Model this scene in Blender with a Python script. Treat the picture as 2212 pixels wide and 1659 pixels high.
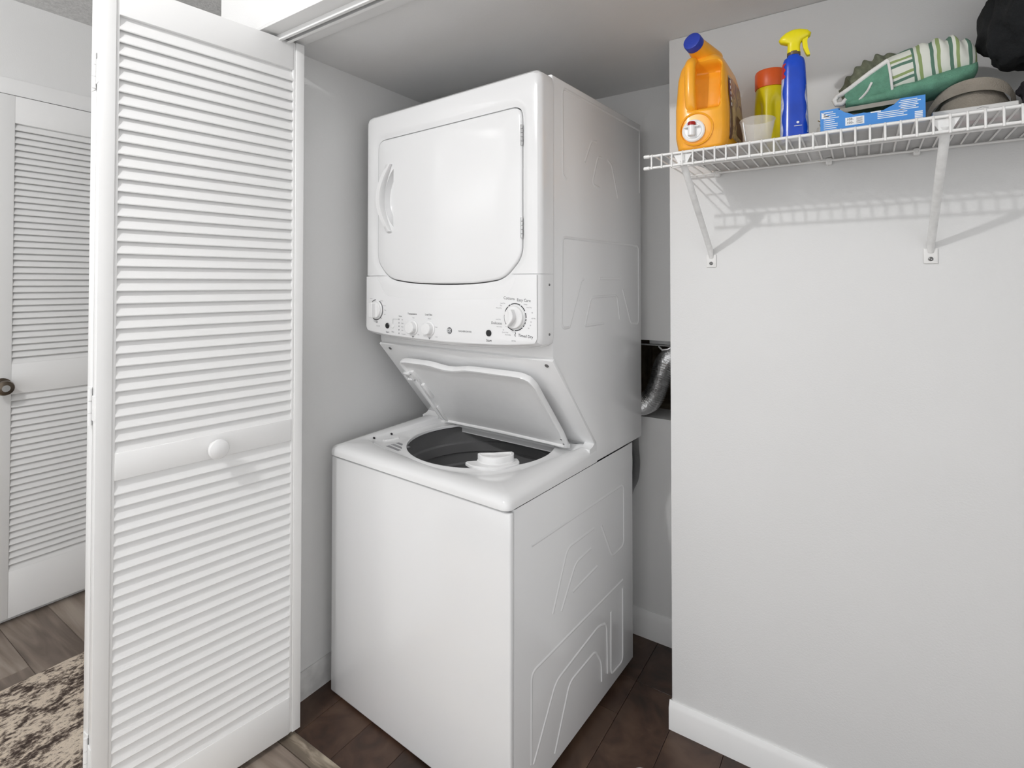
import bpy, bmesh, math, random
from mathutils import Vector, Matrix, noise

random.seed(7)
for o in list(bpy.data.objects):
    bpy.data.objects.remove(o)
SC = bpy.context.scene
COL = SC.collection
PI = math.pi

# ------------------------------------------------------------------ camera
YAW, PITCH = -0.5889, 0.0157
cam_d = bpy.data.cameras.new('camera')
cam_d.sensor_width = 36.0
cam_d.lens = 36.0 * 1137.3 / 2212.0
cam_d.shift_y = -(829.5 - 594.3) / 2212.0
cam_d.clip_start = 0.02
cam = bpy.data.objects.new('camera', cam_d)
COL.objects.link(cam)
cam.location = (1.457, -1.115, 1.331)
cam.rotation_euler = (PI / 2 + PITCH, 0, -YAW)
SC.camera = cam

# ------------------------------------------------------------------ world and lamps
world = bpy.data.worlds.new('world')
SC.world = world
world.use_nodes = True
bg = world.node_tree.nodes['Background']
bg.inputs[0].default_value = (0.985, 0.99, 1.0, 1)
bg.inputs[1].default_value = 0.86

def lamp(name, loc, power, size, color=(1, .99, .985)):
    d = bpy.data.lights.new(name, 'POINT')
    d.energy = power
    d.shadow_soft_size = size
    d.color = color
    o = bpy.data.objects.new(name, d)
    COL.objects.link(o)
    o.location = loc
    return o
lamp('hall_ceiling_lamp_offscreen', (0.37, -1.73, 2.41), 31, 0.03)

vs = SC.view_settings
vs.view_transform = 'Standard'
vs.look = 'None'
vs.gamma = 1.0
vs.use_curve_mapping = False
vs.exposure = 0.66

# ------------------------------------------------------------------ materials
def srgb(r, g, b):
    f = lambda c: (c / 255 / 12.92) if c / 255 <= .04045 else ((c / 255 + .055) / 1.055) ** 2.4
    return (f(r), f(g), f(b), 1)

def new_mat(name):
    m = bpy.data.materials.new(name)
    m.use_nodes = True
    return m, m.node_tree.nodes, m.node_tree.links, m.node_tree.nodes['Principled BSDF']

def mat(name, col, rough=.5, metal=0, spec=.5, var=.04, scale=40, bump=0, bscale=200, coat=0, tex='Object'):
    m, N, L, P = new_mat(name)
    P.inputs['Roughness'].default_value = rough
    P.inputs['Metallic'].default_value = metal
    P.inputs['Specular IOR Level'].default_value = spec
    P.inputs['Coat Weight'].default_value = coat
    P.inputs['Coat Roughness'].default_value = .08
    tc = N.new('ShaderNodeTexCoord')
    nz = N.new('ShaderNodeTexNoise'); nz.inputs['Scale'].default_value = scale
    nz.inputs['Detail'].default_value = 3
    L.new(tc.outputs[tex], nz.inputs['Vector'])
    rp = N.new('ShaderNodeValToRGB')
    rp.color_ramp.elements[0].position = .3; rp.color_ramp.elements[1].position = .7
    rp.color_ramp.elements[0].color = tuple(c * (1 - var) for c in col[:3]) + (1,)
    rp.color_ramp.elements[1].color = tuple(min(1, c * (1 + var)) for c in col[:3]) + (1,)
    L.new(nz.outputs['Fac'], rp.inputs['Fac'])
    L.new(rp.outputs['Color'], P.inputs['Base Color'])
    if bump:
        n2 = N.new('ShaderNodeTexNoise'); n2.inputs['Scale'].default_value = bscale
        n2.inputs['Detail'].default_value = 4
        L.new(tc.outputs[tex], n2.inputs['Vector'])
        b = N.new('ShaderNodeBump'); b.inputs['Strength'].default_value = bump
        b.inputs['Distance'].default_value = .004
        L.new(n2.outputs['Fac'], b.inputs['Height'])
        L.new(b.outputs['Normal'], P.inputs['Normal'])
    return m

def wood_mat(name, c0, c1, c2, gx=3, gy=45, rough=.45, seed_amt=.3, rot=0, grain=.5):
    """plank wood: long streaks along X of object, tone shifts by object"""
    m, N, L, P = new_mat(name)
    P.inputs['Roughness'].default_value = rough
    tc = N.new('ShaderNodeTexCoord'); oi = N.new('ShaderNodeObjectInfo')
    mp = N.new('ShaderNodeMapping'); mp.inputs['Scale'].default_value = (gx, gy, 1)
    mp.inputs['Rotation'].default_value = (0, 0, rot)
    ml = N.new('ShaderNodeVectorMath'); ml.operation = 'SCALE'; ml.inputs[0].default_value = (37, 11, 5)
    L.new(oi.outputs['Random'], ml.inputs['Scale'])
    ad = N.new('ShaderNodeVectorMath'); ad.operation = 'ADD'
    L.new(tc.outputs['Object'], mp.inputs['Vector']); L.new(mp.outputs['Vector'], ad.inputs[0]); L.new(ml.outputs['Vector'], ad.inputs[1])
    nz = N.new('ShaderNodeTexNoise'); nz.inputs['Scale'].default_value = 1.0; nz.inputs['Detail'].default_value = 5
    nz.inputs['Distortion'].default_value = 1.6
    L.new(ad.outputs['Vector'], nz.inputs['Vector'])
    wv = N.new('ShaderNodeTexNoise'); wv.inputs['Scale'].default_value = .22; wv.inputs['Distortion'].default_value = 3.5; wv.inputs['Detail'].default_value = 2
    L.new(ad.outputs['Vector'], wv.inputs['Vector'])
    mx = N.new('ShaderNodeMath'); mx.operation = 'MULTIPLY_ADD'; mx.inputs[1].default_value = grain
    L.new(nz.outputs['Fac'], mx.inputs[0])
    m3 = N.new('ShaderNodeMath'); m3.operation = 'MULTIPLY'; m3.inputs[1].default_value = 1 - grain
    L.new(wv.outputs['Fac'], m3.inputs[0]); L.new(m3.outputs[0], mx.inputs[2])
    m4 = N.new('ShaderNodeMath'); m4.operation = 'MULTIPLY_ADD'; m4.inputs[1].default_value = seed_amt * .4; m4.inputs[2].default_value = -.2 * seed_amt
    L.new(oi.outputs['Random'], m4.inputs[0])
    m5 = N.new('ShaderNodeMath'); m5.operation = 'ADD'
    L.new(mx.outputs[0], m5.inputs[0]); L.new(m4.outputs[0], m5.inputs[1])
    rp = N.new('ShaderNodeValToRGB')
    e = rp.color_ramp.elements; e[0].position = .34; e[0].color = c0; e[1].position = .66; e[1].color = c2
    k = e.new(.5); k.color = c1
    L.new(m5.outputs[0], rp.inputs['Fac']); L.new(rp.outputs['Color'], P.inputs['Base Color'])
    b = N.new('ShaderNodeBump'); b.inputs['Strength'].default_value = .12; b.inputs['Distance'].default_value = .002
    L.new(nz.outputs['Fac'], b.inputs['Height']); L.new(b.outputs['Normal'], P.inputs['Normal'])
    return m

M = {}
M['wall'] = mat('wall_paint', (.80, .80, .795, 1), .6, spec=.3, var=.012, scale=3, bump=.10, bscale=260)
M['ceil'] = mat('ceiling_paint', (.78, .78, .775, 1), .7, spec=.2, var=.015, scale=4, bump=.12, bscale=220)
M['popcorn'] = mat('hall_ceiling_texture', (.78, .78, .775, 1), .9, spec=.1, var=.10, scale=70, bump=.9, bscale=120)
M['trim'] = mat('trim_paint', (.84, .84, .835, 1), .38, var=.012, scale=6, bump=.03, bscale=90)
M['trim_scuffed'] = mat('scuffed_trim_paint', (.66, .655, .645, 1), .5, var=.2, scale=14, bump=.05, bscale=60)
M['door'] = mat('door_paint', (.86, .86, .855, 1), .34, var=.01, scale=5, bump=.03, bscale=150)
M['hinge'] = mat('hinge_paint', (.84, .84, .835, 1), .3, var=.02)
M['enamel'] = mat('white_enamel', (.83, .832, .835, 1), .11, spec=.5, var=.006, scale=3, coat=.4)
M['enamel_side'] = mat('white_enamel_sheet', (.83, .832, .835, 1), .24, spec=.5, var=.008, scale=3, coat=.25)
M['plastic'] = mat('white_plastic', (.84, .84, .84, 1), .26, var=.008, coat=.2)
M['lid_under'] = mat('lid_underside', (.82, .82, .82, 1), .35, var=.01)
M['gasket'] = mat('gap_grey', (.16, .16, .16, 1), .7)
M['seam'] = mat('seam_grey', (.28, .28, .28, 1), .7)
M['black'] = mat('black_plastic', (.012, .012, .013, 1), .3)
M['print'] = mat('printed_ink', (.05, .05, .055, 1), .6)
M['print_grey'] = mat('printed_grey_ink', (.25, .25, .26, 1), .6)
M['tub'] = mat('tub_steel', (.34, .34, .342, 1), .24, metal=.5, var=.05, scale=8)
M['screw'] = mat('screw_steel', (.22, .22, .22, 1), .35, metal=.8)
M['steel'] = mat('bright_steel', (.62, .62, .62, 1), .25, metal=.9)
M['alu'] = mat('foil_duct', (.55, .55, .55, 1), .22, metal=1, var=.15, scale=60, bump=.5, bscale=90)
M['galv'] = mat('galvanised_sheet', (.30, .30, .30, 1), .4, metal=.7, var=.2)
M['cavity'] = mat('wall_cavity_timber', (.30, .25, .19, 1), .9, var=.3, scale=20)
M['greyhose'] = mat('grey_hose', (.27, .27, .27, 1), .5)
M['wire'] = mat('vinyl_wire', (.86, .855, .84, 1), .3, var=.02)
M['strut'] = mat('painted_strut', (.84, .84, .83, 1), .45, var=.06, scale=60)
M['bronze'] = mat('aged_bronze', (.16, .13, .10, 1), .3, metal=.9, var=.2)
M['jug'] = mat('orange_jug', srgb(248, 172, 40), .3, var=.02, coat=.1)
M['blue_cap'] = mat('blue_cap', srgb(35, 60, 165), .4)
M['tap_white'] = mat('tap_white', (.85, .85, .85, 1), .3)
M['red'] = mat('red_button', srgb(165, 28, 22), .4)
M['yellow'] = mat('yellow_plastic', srgb(225, 205, 10), .32, var=.03)
M['orange_lid'] = mat('orange_lid', srgb(222, 92, 30), .4, var=.03)
M['yellow_head'] = mat('yellow_trigger', srgb(240, 225, 20), .35)
M['spray_blue'] = mat('spray_blue', srgb(18, 70, 190), .22, var=.15, scale=18, coat=.3)
M['spray_label'] = mat('spray_label', srgb(185, 190, 215), .3, var=.35, scale=70)
M['spray_red'] = mat('spray_red', srgb(190, 50, 55), .3)
M['neck_brown'] = mat('neck_brown', srgb(95, 80, 60), .4)
M['white_print'] = mat('white_print', (.85, .86, .87, 1), .5)
M['box_blue'] = mat('carton_blue', srgb(66, 140, 215), .5, var=.03)
M['box_in'] = mat('carton_inside', srgb(158, 132, 104), .8, var=.1)
M['box_flap'] = mat('carton_flap', srgb(160, 158, 150), .7, var=.06)
M['carton_white'] = mat('carton_white', (.74, .73, .71, 1), .55, var=.02)
M['maroon'] = mat('maroon_print', srgb(140, 45, 62), .5, var=.05)
M['paper'] = mat('paper_roll', (.70, .69, .67, 1), .85, var=.05, bump=.3, bscale=300)
M['straw'] = mat('tan_bristle', srgb(165, 135, 85), .9, var=.4, scale=200, bump=.8, bscale=300)
M['green'] = mat('green_velour', srgb(100, 150, 126), .9, var=.14, scale=60, bump=.5, bscale=500)
M['green_dull'] = mat('olive_cloth', srgb(120, 125, 105), .9, var=.25, scale=60, bump=.5, bscale=500)
M['piping'] = mat('white_piping', (.78, .77, .74, 1), .85, bump=.3, bscale=400)
M['felt'] = mat('grey_felt', srgb(150, 142, 130), .95, var=.10, scale=30, bump=.5, bscale=400)
M['felt_dark'] = mat('dark_grey_cloth', srgb(52, 50, 56), .95, var=.2, scale=30, bump=.5, bscale=300)
M['blackcloth'] = mat('black_cloth', (.006, .007, .008, 1), .95, var=.2, bump=.5, bscale=300)
M['hallwood'] = wood_mat('grey_oak_plank', srgb(100, 88, 78), srgb(134, 121, 110), srgb(160, 148, 136), 2.0, 18, .55, .35)
M['strip'] = wood_mat('threshold_oak', srgb(100, 89, 77), srgb(112, 101, 88), srgb(176, 164, 146), 9, 50, .5, .1, grain=.35)
M['closetwood'] = wood_mat('dark_brown_plank', srgb(44, 30, 22), srgb(66, 46, 35), srgb(86, 65, 51), 10, 10, .42, .45, grain=.55)
M['subfloor'] = mat('subfloor', srgb(28, 22, 18), .8, var=.2)

# measuring cup: clear-milky plastic
m, N, L, P = new_mat('milky_plastic')
P.inputs['Base Color'].default_value = (.93, .90, .84, 1); P.inputs['Roughness'].default_value = .25
tr = N.new('ShaderNodeBsdfTransparent'); mxs = N.new('ShaderNodeMixShader')
lw = N.new('ShaderNodeTexNoise'); lw.inputs['Scale'].default_value = 8
mr = N.new('ShaderNodeMapRange'); mr.inputs['To Min'].default_value = .20; mr.inputs['To Max'].default_value = .30
L.new(lw.outputs['Fac'], mr.inputs['Value']); L.new(mr.outputs['Result'], mxs.inputs['Fac'])
L.new(tr.outputs[0], mxs.inputs[1]); L.new(P.outputs[0], mxs.inputs[2])
L.new(mxs.outputs[0], N['Material Output'].inputs['Surface'])
M['cup'] = m

# frosted shelf liner
m, N, L, P = new_mat('frosted_liner')
P.inputs['Base Color'].default_value = (.78, .78, .78, 1); P.inputs['Roughness'].default_value = .6
tr = N.new('ShaderNodeBsdfTransparent'); tr.inputs[0].default_value = (.92, .92, .92, 1); mxs = N.new('ShaderNodeMixShader')
nz = N.new('ShaderNodeTexNoise'); nz.inputs['Scale'].default_value = 12
mr = N.new('ShaderNodeMapRange'); mr.inputs['To Min'].default_value = .50; mr.inputs['To Max'].default_value = .60
L.new(nz.outputs['Fac'], mr.inputs['Value']); L.new(mr.outputs['Result'], mxs.inputs['Fac'])
L.new(tr.outputs[0], mxs.inputs[1]); L.new(P.outputs[0], mxs.inputs[2])
L.new(mxs.outputs[0], N['Material Output'].inputs['Surface'])
M['liner'] = m

# rug: distressed bordered pattern in beige and dark brown
m, N, L, P = new_mat('distressed_rug')
P.inputs['Roughness'].default_value = .95; P.inputs['Specular IOR Level'].default_value = .1
tc = N.new('ShaderNodeTexCoord')
mp = N.new('ShaderNodeMapping'); mp.inputs['Scale'].default_value = (.9, .55, 1)
L.new(tc.outputs['Object'], mp.inputs['Vector'])
n1 = N.new('ShaderNodeTexNoise'); n1.inputs['Scale'].default_value = 95; n1.inputs['Detail'].default_value = 4; n1.inputs['Roughness'].default_value = .7
L.new(mp.outputs['Vector'], n1.inputs['Vector'])
n2 = N.new('ShaderNodeTexNoise'); n2.inputs['Scale'].default_value = 9; n2.inputs['Detail'].default_value = 2
L.new(tc.outputs['Object'], n2.inputs['Vector'])
vo = N.new('ShaderNodeTexVoronoi'); vo.feature = 'DISTANCE_TO_EDGE'; vo.inputs['Scale'].default_value = 8
L.new(tc.outputs['Object'], vo.inputs['Vector'])
a1 = N.new('ShaderNodeMath'); a1.operation = 'MULTIPLY_ADD'; a1.inputs[1].default_value = .9
L.new(n1.outputs['Fac'], a1.inputs[0])
v2 = N.new('ShaderNodeMapRange'); v2.inputs['From Max'].default_value = .25; v2.inputs['To Min'].default_value = -.10; v2.inputs['To Max'].default_value = .05
L.new(vo.outputs['Distance'], v2.inputs['Value'])
s2 = N.new('ShaderNodeMath'); s2.operation = 'MULTIPLY_ADD'; s2.inputs[1].default_value = .22
s2.inputs[0].default_value = .5; L.new(v2.outputs['Result'], s2.inputs[2])
s3 = N.new('ShaderNodeMath'); s3.operation = 'MULTIPLY_ADD'; s3.inputs[1].default_value = .45
L.new(n2.outputs['Fac'], s3.inputs[0]); L.new(s2.outputs[0], s3.inputs[2])
L.new(s3.outputs[0], a1.inputs[2])
rp = N.new('ShaderNodeValToRGB'); e = rp.color_ramp.elements
e[0].position = .61; e[0].color = srgb(72, 62, 57); e[1].position = .80; e[1].color = srgb(216, 202, 184)
k = e.new(.70); k.color = srgb(132, 119, 108)
L.new(a1.outputs[0], rp.inputs['Fac']); L.new(rp.outputs['Color'], P.inputs['Base Color'])
b = N.new('ShaderNodeBump'); b.inputs['Strength'].default_value = .9; b.inputs['Distance'].default_value = .006
L.new(n1.outputs['Fac'], b.inputs['Height']); L.new(b.outputs['Normal'], P.inputs['Normal'])
M['rug'] = m

# striped velour: stripes run along the piece at one end and across it at the other
m, N, L, P = new_mat('striped_velour')
P.inputs['Roughness'].default_value = .95
tc = N.new('ShaderNodeTexCoord'); sp = N.new('ShaderNodeSeparateXYZ')
L.new(tc.outputs['Object'], sp.inputs[0])
nd = N.new('ShaderNodeTexNoise'); nd.inputs['Scale'].default_value = 14
L.new(tc.outputs['Object'], nd.inputs['Vector'])
gt = N.new('ShaderNodeMath'); gt.operation = 'GREATER_THAN'; gt.inputs[1].default_value = .135
L.new(sp.outputs['X'], gt.inputs[0])
zz = N.new('ShaderNodeMath'); zz.operation = 'MULTIPLY_ADD'; zz.inputs[1].default_value = -.12
L.new(sp.outputs['X'], zz.inputs[0]); L.new(sp.outputs['Z'], zz.inputs[2])
mxf = N.new('ShaderNodeMix')
L.new(gt.outputs[0], mxf.inputs['Factor']); L.new(zz.outputs[0], mxf.inputs['A']); L.new(sp.outputs['X'], mxf.inputs['B'])
ds = N.new('ShaderNodeMath'); ds.operation = 'MULTIPLY_ADD'; ds.inputs[1].default_value = .012
L.new(nd.outputs['Fac'], ds.inputs[0]); L.new(mxf.outputs['Result'], ds.inputs[2])
sc = N.new('ShaderNodeMath'); sc.operation = 'MULTIPLY'; sc.inputs[1].default_value = 1 / .032
L.new(ds.outputs[0], sc.inputs[0])
fr = N.new('ShaderNodeMath'); fr.operation = 'FRACT'; L.new(sc.outputs[0], fr.inputs[0])
rp = N.new('ShaderNodeValToRGB'); rp.color_ramp.interpolation = 'CONSTANT'; e = rp.color_ramp.elements
W_ = srgb(228, 230, 220); G1 = srgb(95, 130, 112); G2 = srgb(150, 168, 112)
e[0].position = 0; e[0].color = W_; e[1].position = .36; e[1].color = G1
for pos, c in ((.56, W_), (.72, G2), (.90, W_)):
    k = e.new(pos); k.color = c
L.new(fr.outputs[0], rp.inputs['Fac']); L.new(rp.outputs['Color'], P.inputs['Base Color'])
b = N.new('ShaderNodeBump'); b.inputs['Strength'].default_value = .4; b.inputs['Distance'].default_value = .003
n5 = N.new('ShaderNodeTexNoise'); n5.inputs['Scale'].default_value = 400
L.new(n5.outputs['Fac'], b.inputs['Height']); L.new(b.outputs['Normal'], P.inputs['Normal'])
M['stripes'] = m

# detergent label: plum, cream and grey blotches
def blotch(name, cols, scale):
    m, N, L, P = new_mat(name)
    P.inputs['Roughness'].default_value = .35
    tc = N.new('ShaderNodeTexCoord'); nz = N.new('ShaderNodeTexNoise')
    nz.inputs['Scale'].default_value = scale; nz.inputs['Distortion'].default_value = 1.5
    L.new(tc.outputs['Object'], nz.inputs['Vector'])
    rp = N.new('ShaderNodeValToRGB'); e = rp.color_ramp.elements
    n = len(cols)
    e[0].position = .36; e[0].color = cols[0]; e[1].position = .64; e[1].color = cols[-1]
    for i in range(1, n - 1):
        k = e.new(.36 + .28 * i / (n - 1)); k.color = cols[i]
    L.new(nz.outputs['Fac'], rp.inputs['Fac']); L.new(rp.outputs['Color'], P.inputs['Base Color'])
    return m
M['jug_label'] = blotch('jug_label_print', [srgb(120, 84, 90), srgb(205, 176, 140), srgb(190, 165, 120), srgb(150, 120, 118)], 22)
M['plum'] = mat('plum_print', srgb(92, 52, 62), .4, var=.15)
M['carton_base'] = blotch('carton_base_print', [srgb(40, 42, 66), srgb(110, 90, 62), srgb(60, 58, 84), srgb(80, 88, 96)], 14)

# ------------------------------------------------------------------ mesh helpers
def finish(bm, name, m, parent=None, smooth=35, loc=None, matrix=None, kind=None):
    bmesh.ops.remove_doubles(bm, verts=bm.verts, dist=1e-6)
    bmesh.ops.recalc_face_normals(bm, faces=bm.faces)
    me = bpy.data.meshes.new(name)
    bm.to_mesh(me); bm.free()
    me.materials.append(M[m] if isinstance(m, str) else m)
    if smooth:
        for p in me.polygons: p.use_smooth = True
        me.set_sharp_from_angle(angle=math.radians(smooth))
    return place(me, name, parent, loc, matrix, kind)

def place(me, name, parent=None, loc=None, matrix=None, kind=None):
    o = bpy.data.objects.new(name, me)
    COL.objects.link(o)
    if parent is not None: o.parent = parent
    if loc is not None: o.location = loc
    if matrix is not None: o.matrix_local = matrix
    if kind: o['kind'] = kind
    return o

def empty(name, loc=(0, 0, 0), rz=0):
    o = bpy.data.objects.new(name, None); COL.objects.link(o)
    o.empty_display_size = .05
    o.location = loc; o.rotation_euler = (0, 0, rz)
    return o

def tag(o, label, cat, group=None):
    o['label'] = label; o['category'] = cat
    if group: o['group'] = group
    return o

def box(bm, x0, x1, y0, y1, z0, z1, bev=0, seg=2, T=None):
    g = bmesh.ops.create_cube(bm, size=1)
    vs = g['verts']
    bmesh.ops.scale(bm, vec=(x1 - x0, y1 - y0, z1 - z0), verts=vs)
    bmesh.ops.translate(bm, vec=((x0 + x1) / 2, (y0 + y1) / 2, (z0 + z1) / 2), verts=vs)
    if bev:
        es = list({e for v in vs for e in v.link_edges})
        r = bmesh.ops.bevel(bm, geom=es, offset=bev, segments=seg, profile=.5, affect='EDGES')
        vs = list({v for f in r['faces'] for v in f.verts} | {v for v in vs if v.is_valid})
    if T is not None:
        allv = set(vs); stack = list(vs)
        while stack:
            v = stack.pop()
            for e in v.link_edges:
                w = e.other_vert(v)
                if w not in allv: allv.add(w); stack.append(w)
        bmesh.ops.transform(bm, matrix=T, verts=list(allv))
    return bm

def nb(): return bmesh.new()

def loft(bm, loops, cap0=False, cap1=False, closed=True):
    rows = [[bm.verts.new(p) for p in lp] for lp in loops]
    n = len(rows[0])
    for a, b in zip(rows, rows[1:]):
        for i in range(n if closed else n - 1):
            j = (i + 1) % n
            bm.faces.new((a[i], a[j], b[j], b[i]))
    if cap0: bm.faces.new(rows[0][::-1])
    if cap1: bm.faces.new(rows[-1])
    return bm

def lathe(bm, prof, n=32, T=None, cap0=False, cap1=False):
    T = T or Matrix()
    loops = [[T @ Vector((r * math.cos(2 * PI * i / n), r * math.sin(2 * PI * i / n), z)) for i in range(n)] for r, z in prof]
    return loft(bm, loops, cap0, cap1)

def tube(bm, pts, r, n=10, cap=True, sx=1, sy=1):
    """round bar through pts; r a number or one per point"""
    pts = [Vector(p) for p in pts]
    rs = r if isinstance(r, (list, tuple)) else [r] * len(pts)
    loops = []; up = None
    for i, p in enumerate(pts):
        if i == 0: t = pts[1] - p
        elif i == len(pts) - 1: t = p - pts[i - 1]
        else: t = (pts[i + 1] - p).normalized() + (p - pts[i - 1]).normalized()
        t.normalize()
        if up is None:
            up = Vector((0, 0, 1)) if abs(t.z) < .9 else Vector((0, 1, 0))
        a = t.cross(up).normalized(); b2 = a.cross(t).normalized(); up = b2
        loops.append([p + a * (rs[i] * sx * math.cos(2 * PI * k / n)) + b2 * (rs[i] * sy * math.sin(2 * PI * k / n)) for k in range(n)])
    return loft(bm, loops, cap, cap)

def rpoly(pts, rad, seg=6):
    """polygon with rounded corners; rad a number or list"""
    out = []; n = len(pts)
    for i in range(n):
        p = Vector(pts[i]); a = Vector(pts[i - 1]) - p; b = Vector(pts[(i + 1) % n]) - p
        r = rad[i] if isinstance(rad, (list, tuple)) else rad
        if r <= 1e-6: out.append(tuple(p)); continue
        d = min(r, a.length * .49, b.length * .49)
        p0 = p + a.normalized() * d; p1 = p + b.normalized() * d
        for s in range(seg + 1):
            t = s / seg
            q = p0 * (1 - t) ** 2 + p * 2 * t * (1 - t) + p1 * t * t
            out.append(tuple(q))
    return out

def rpath(pts, rad, seg=5):
    """open path with rounded corners"""
    out = [tuple(pts[0])]; n = len(pts)
    for i in range(1, n - 1):
        p = Vector(pts[i]); a = Vector(pts[i - 1]) - p; b = Vector(pts[i + 1]) - p
        d = min(rad, a.length * .45, b.length * .45)
        p0 = p + a.normalized() * d; p1 = p + b.normalized() * d
        for s in range(seg + 1):
            t = s / seg
            out.append(tuple(p0 * (1 - t) ** 2 + p * 2 * t * (1 - t) + p1 * t * t))
    out.append(tuple(pts[-1]))
    return out

def prism(bm, outline, f0, f1):
    """outline 2D -> two mapped loops f0, f1 (functions (a,b)->xyz)"""
    return loft(bm, [[f0(*p) for p in outline], [f1(*p) for p in outline]], True, True)

def polar(poly, c, N=200, grow=0):
    """sample a star-shaped polygon round c"""
    out = []; n = len(poly)
    for k in range(N):
        th = 2 * PI * k / N; dx, dy = math.cos(th), math.sin(th); best = None
        for i in range(n):
            x1, y1 = poly[i][0] - c[0], poly[i][1] - c[1]; x2, y2 = poly[(i + 1) % n][0] - c[0], poly[(i + 1) % n][1] - c[1]
            ex, ey = x2 - x1, y2 - y1
            den = dx * ey - dy * ex
            if abs(den) < 1e-12: continue
            t = (x1 * ey - y1 * ex) / den
            s = (x1 * dy - y1 * dx) / den
            if t > 0 and -1e-9 <= s <= 1 + 1e-9:
                best = t if best is None else max(best, t)
        out.append((c[0] + dx * (best + grow), c[1] + dy * (best + grow)))
    return out

def offset(poly, d):
    """outward offset of a polygon (any winding)"""
    n = len(poly)
    area = sum(poly[i][0] * poly[(i + 1) % n][1] - poly[(i + 1) % n][0] * poly[i][1] for i in range(n))
    s = 1 if area > 0 else -1
    out = []
    for i in range(n):
        p = Vector(poly[i][:2]); a = Vector(poly[i - 1][:2]); b = Vector(poly[(i + 1) % n][:2])
        e1 = (p - a); e2 = (b - p)
        if e1.length < 1e-7: e1 = e2
        if e2.length < 1e-7: e2 = e1
        e1.normalize(); e2.normalize()
        n1 = Vector((e1.y, -e1.x)) * s; n2 = Vector((e2.y, -e2.x)) * s
        m = (n1 + n2); m.normalize()
        k = d / max(.5, m.dot(n1))
        out.append(tuple(p + m * k))
    return out

DEPS = None
def text_mesh(bm, s, size, T, bold=0):
    cu = bpy.data.curves.new('tmp_text', 'FONT')
    cu.body = s; cu.size = size; cu.align_x = 'CENTER'; cu.align_y = 'CENTER'; cu.offset = bold
    cu.resolution_u = 2
    o = bpy.data.objects.new('tmp_text', cu); COL.objects.link(o)
    dg = bpy.context.evaluated_depsgraph_get(); dg.update()
    me = bpy.data.meshes.new_from_object(o.evaluated_get(dg))
    me.transform(T)
    bm.from_mesh(me)
    bpy.data.objects.remove(o); bpy.data.curves.remove(cu); bpy.data.meshes.remove(me)

# ================================================================== STRUCTURE
YW = .482      # shelf wall face
ZC = 2.075     # closet ceiling
XF = -1.365    # hall far wall face
ZH = 2.465     # hall ceiling
YB = .835      # alcove back wall

def struct(name, parts, m, bev=0, smooth=35):
    bm = nb()
    for p in parts: box(bm, *p, bev=bev)
    return finish(bm, name, m, smooth=smooth, kind='structure')

floor = struct('floor', [(-1.45, 3.3, -3.2, 1.1, -.10, -.006)], 'subfloor')
struct('ceiling', [(-.12, 2.42, -.14, 1.0, ZC, ZC + .08)], 'ceil')
struct('ceiling_hall', [(-1.45, 3.3, -3.2, -.27, ZH, ZH + .08), (-1.45, -.19, -.27, 1.1, ZH, ZH + .08)], 'popcorn')
# walls
struct('wall_right', [(.967, 2.42, YW, 1.0, 0, ZC)], 'wall', bev=.004)
struct('wall_left', [(-.19, -.055, -.137, 1.0, 0, ZH)], 'wall')
struct('wall_far_right', [(2.30, 2.42, -.14, YW, 0, ZC)], 'wall')
struct('wall_front', [(-.19, 3.3, -.27, -.14, 2.064, ZH), (2.30, 3.3, -.27, -.14, 0, 2.064)], 'wall')
# alcove back wall with a rough opening for the exhaust duct
HX0, HX1, HZ0, HZ1 = .60, .93, .825, 1.116
struct('wall_back', [(-.055, HX0, YB, 1.0, 0, ZC), (HX1, .967, YB, 1.0, 0, ZC), (HX0, HX1, YB, 1.0, 0, HZ0),
                     (HX0, HX1, YB, 1.0, HZ1, ZC)], 'wall')
struct('wall_cavity', [(HX0 - .02, HX1 + .02, 1.40, 1.42, HZ0 - .02, HZ1 + .02), (HX0 - .02, HX0, 1.0, 1.40, HZ0 - .02, HZ1 + .02), (HX1, HX1 + .02, 1.0, 1.40, HZ0 - .02, HZ1 + .02),
                       (HX0, HX1, 1.0, 1.40, HZ0 - .02, HZ0), (HX0, HX1, 1.0, 1.40, HZ1, HZ1 + .02)], 'cavity')
struct('wall_hall', [(-1.45, XF, -3.2, 1.1, 0, ZH)], 'wall')
struct('wall_hall_back', [(XF, -.19, .98, 1.1, 0, ZH)], 'wall')
struct('trim_1', [(-.19, -.128, -.272, -.137, 0, 2.064)], 'trim', bev=.003)
# opening liner under the header
struct('trim_2', [(-.128, 2.30, -.272, -.225, 2.056, 2.066), (-.128, 2.30, -.195, -.138, 2.058, 2.066)], 'trim', bev=.002)

def baseboard(name, p, axis, h=.082, t=.012, m='trim'):
    """p = (a0, a1, face) ; axis 'x' board runs along x facing -y, 'y' runs along y facing +x"""
    prof = [(0, 0), (t, 0), (t, h * .78), (t * .75, h * .86), (t * .55, h * .93), (t * .3, h), (0, h)]
    bm = nb()
    if axis == 'x':
        loops = [[(a, p[2] - q[0], q[1]) for q in prof] for a in (p[0], p[1])]
    elif axis == 'y':
        loops = [[(p[2] + q[0], a, q[1]) for q in prof] for a in (p[0], p[1])]
    else:
        loops = [[(p[2] - q[0], a, q[1]) for q in prof] for a in (p[0], p[1])]
    loft(bm, loops, True, True)
    return finish(bm, name, m, kind='structure')
baseboard('baseboard_right', (.9615, 2.30, YW), 'x')
baseboard('baseboard_alcove', (YW + .001, YB - .012, .967), 'ynx', t=.005)
baseboard('baseboard_back', (-.055, .967, YB), 'x', .10)
baseboard('baseboard_left', (-.137, YB - .012, -.055), 'y', .085, m='trim_scuffed')
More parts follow.
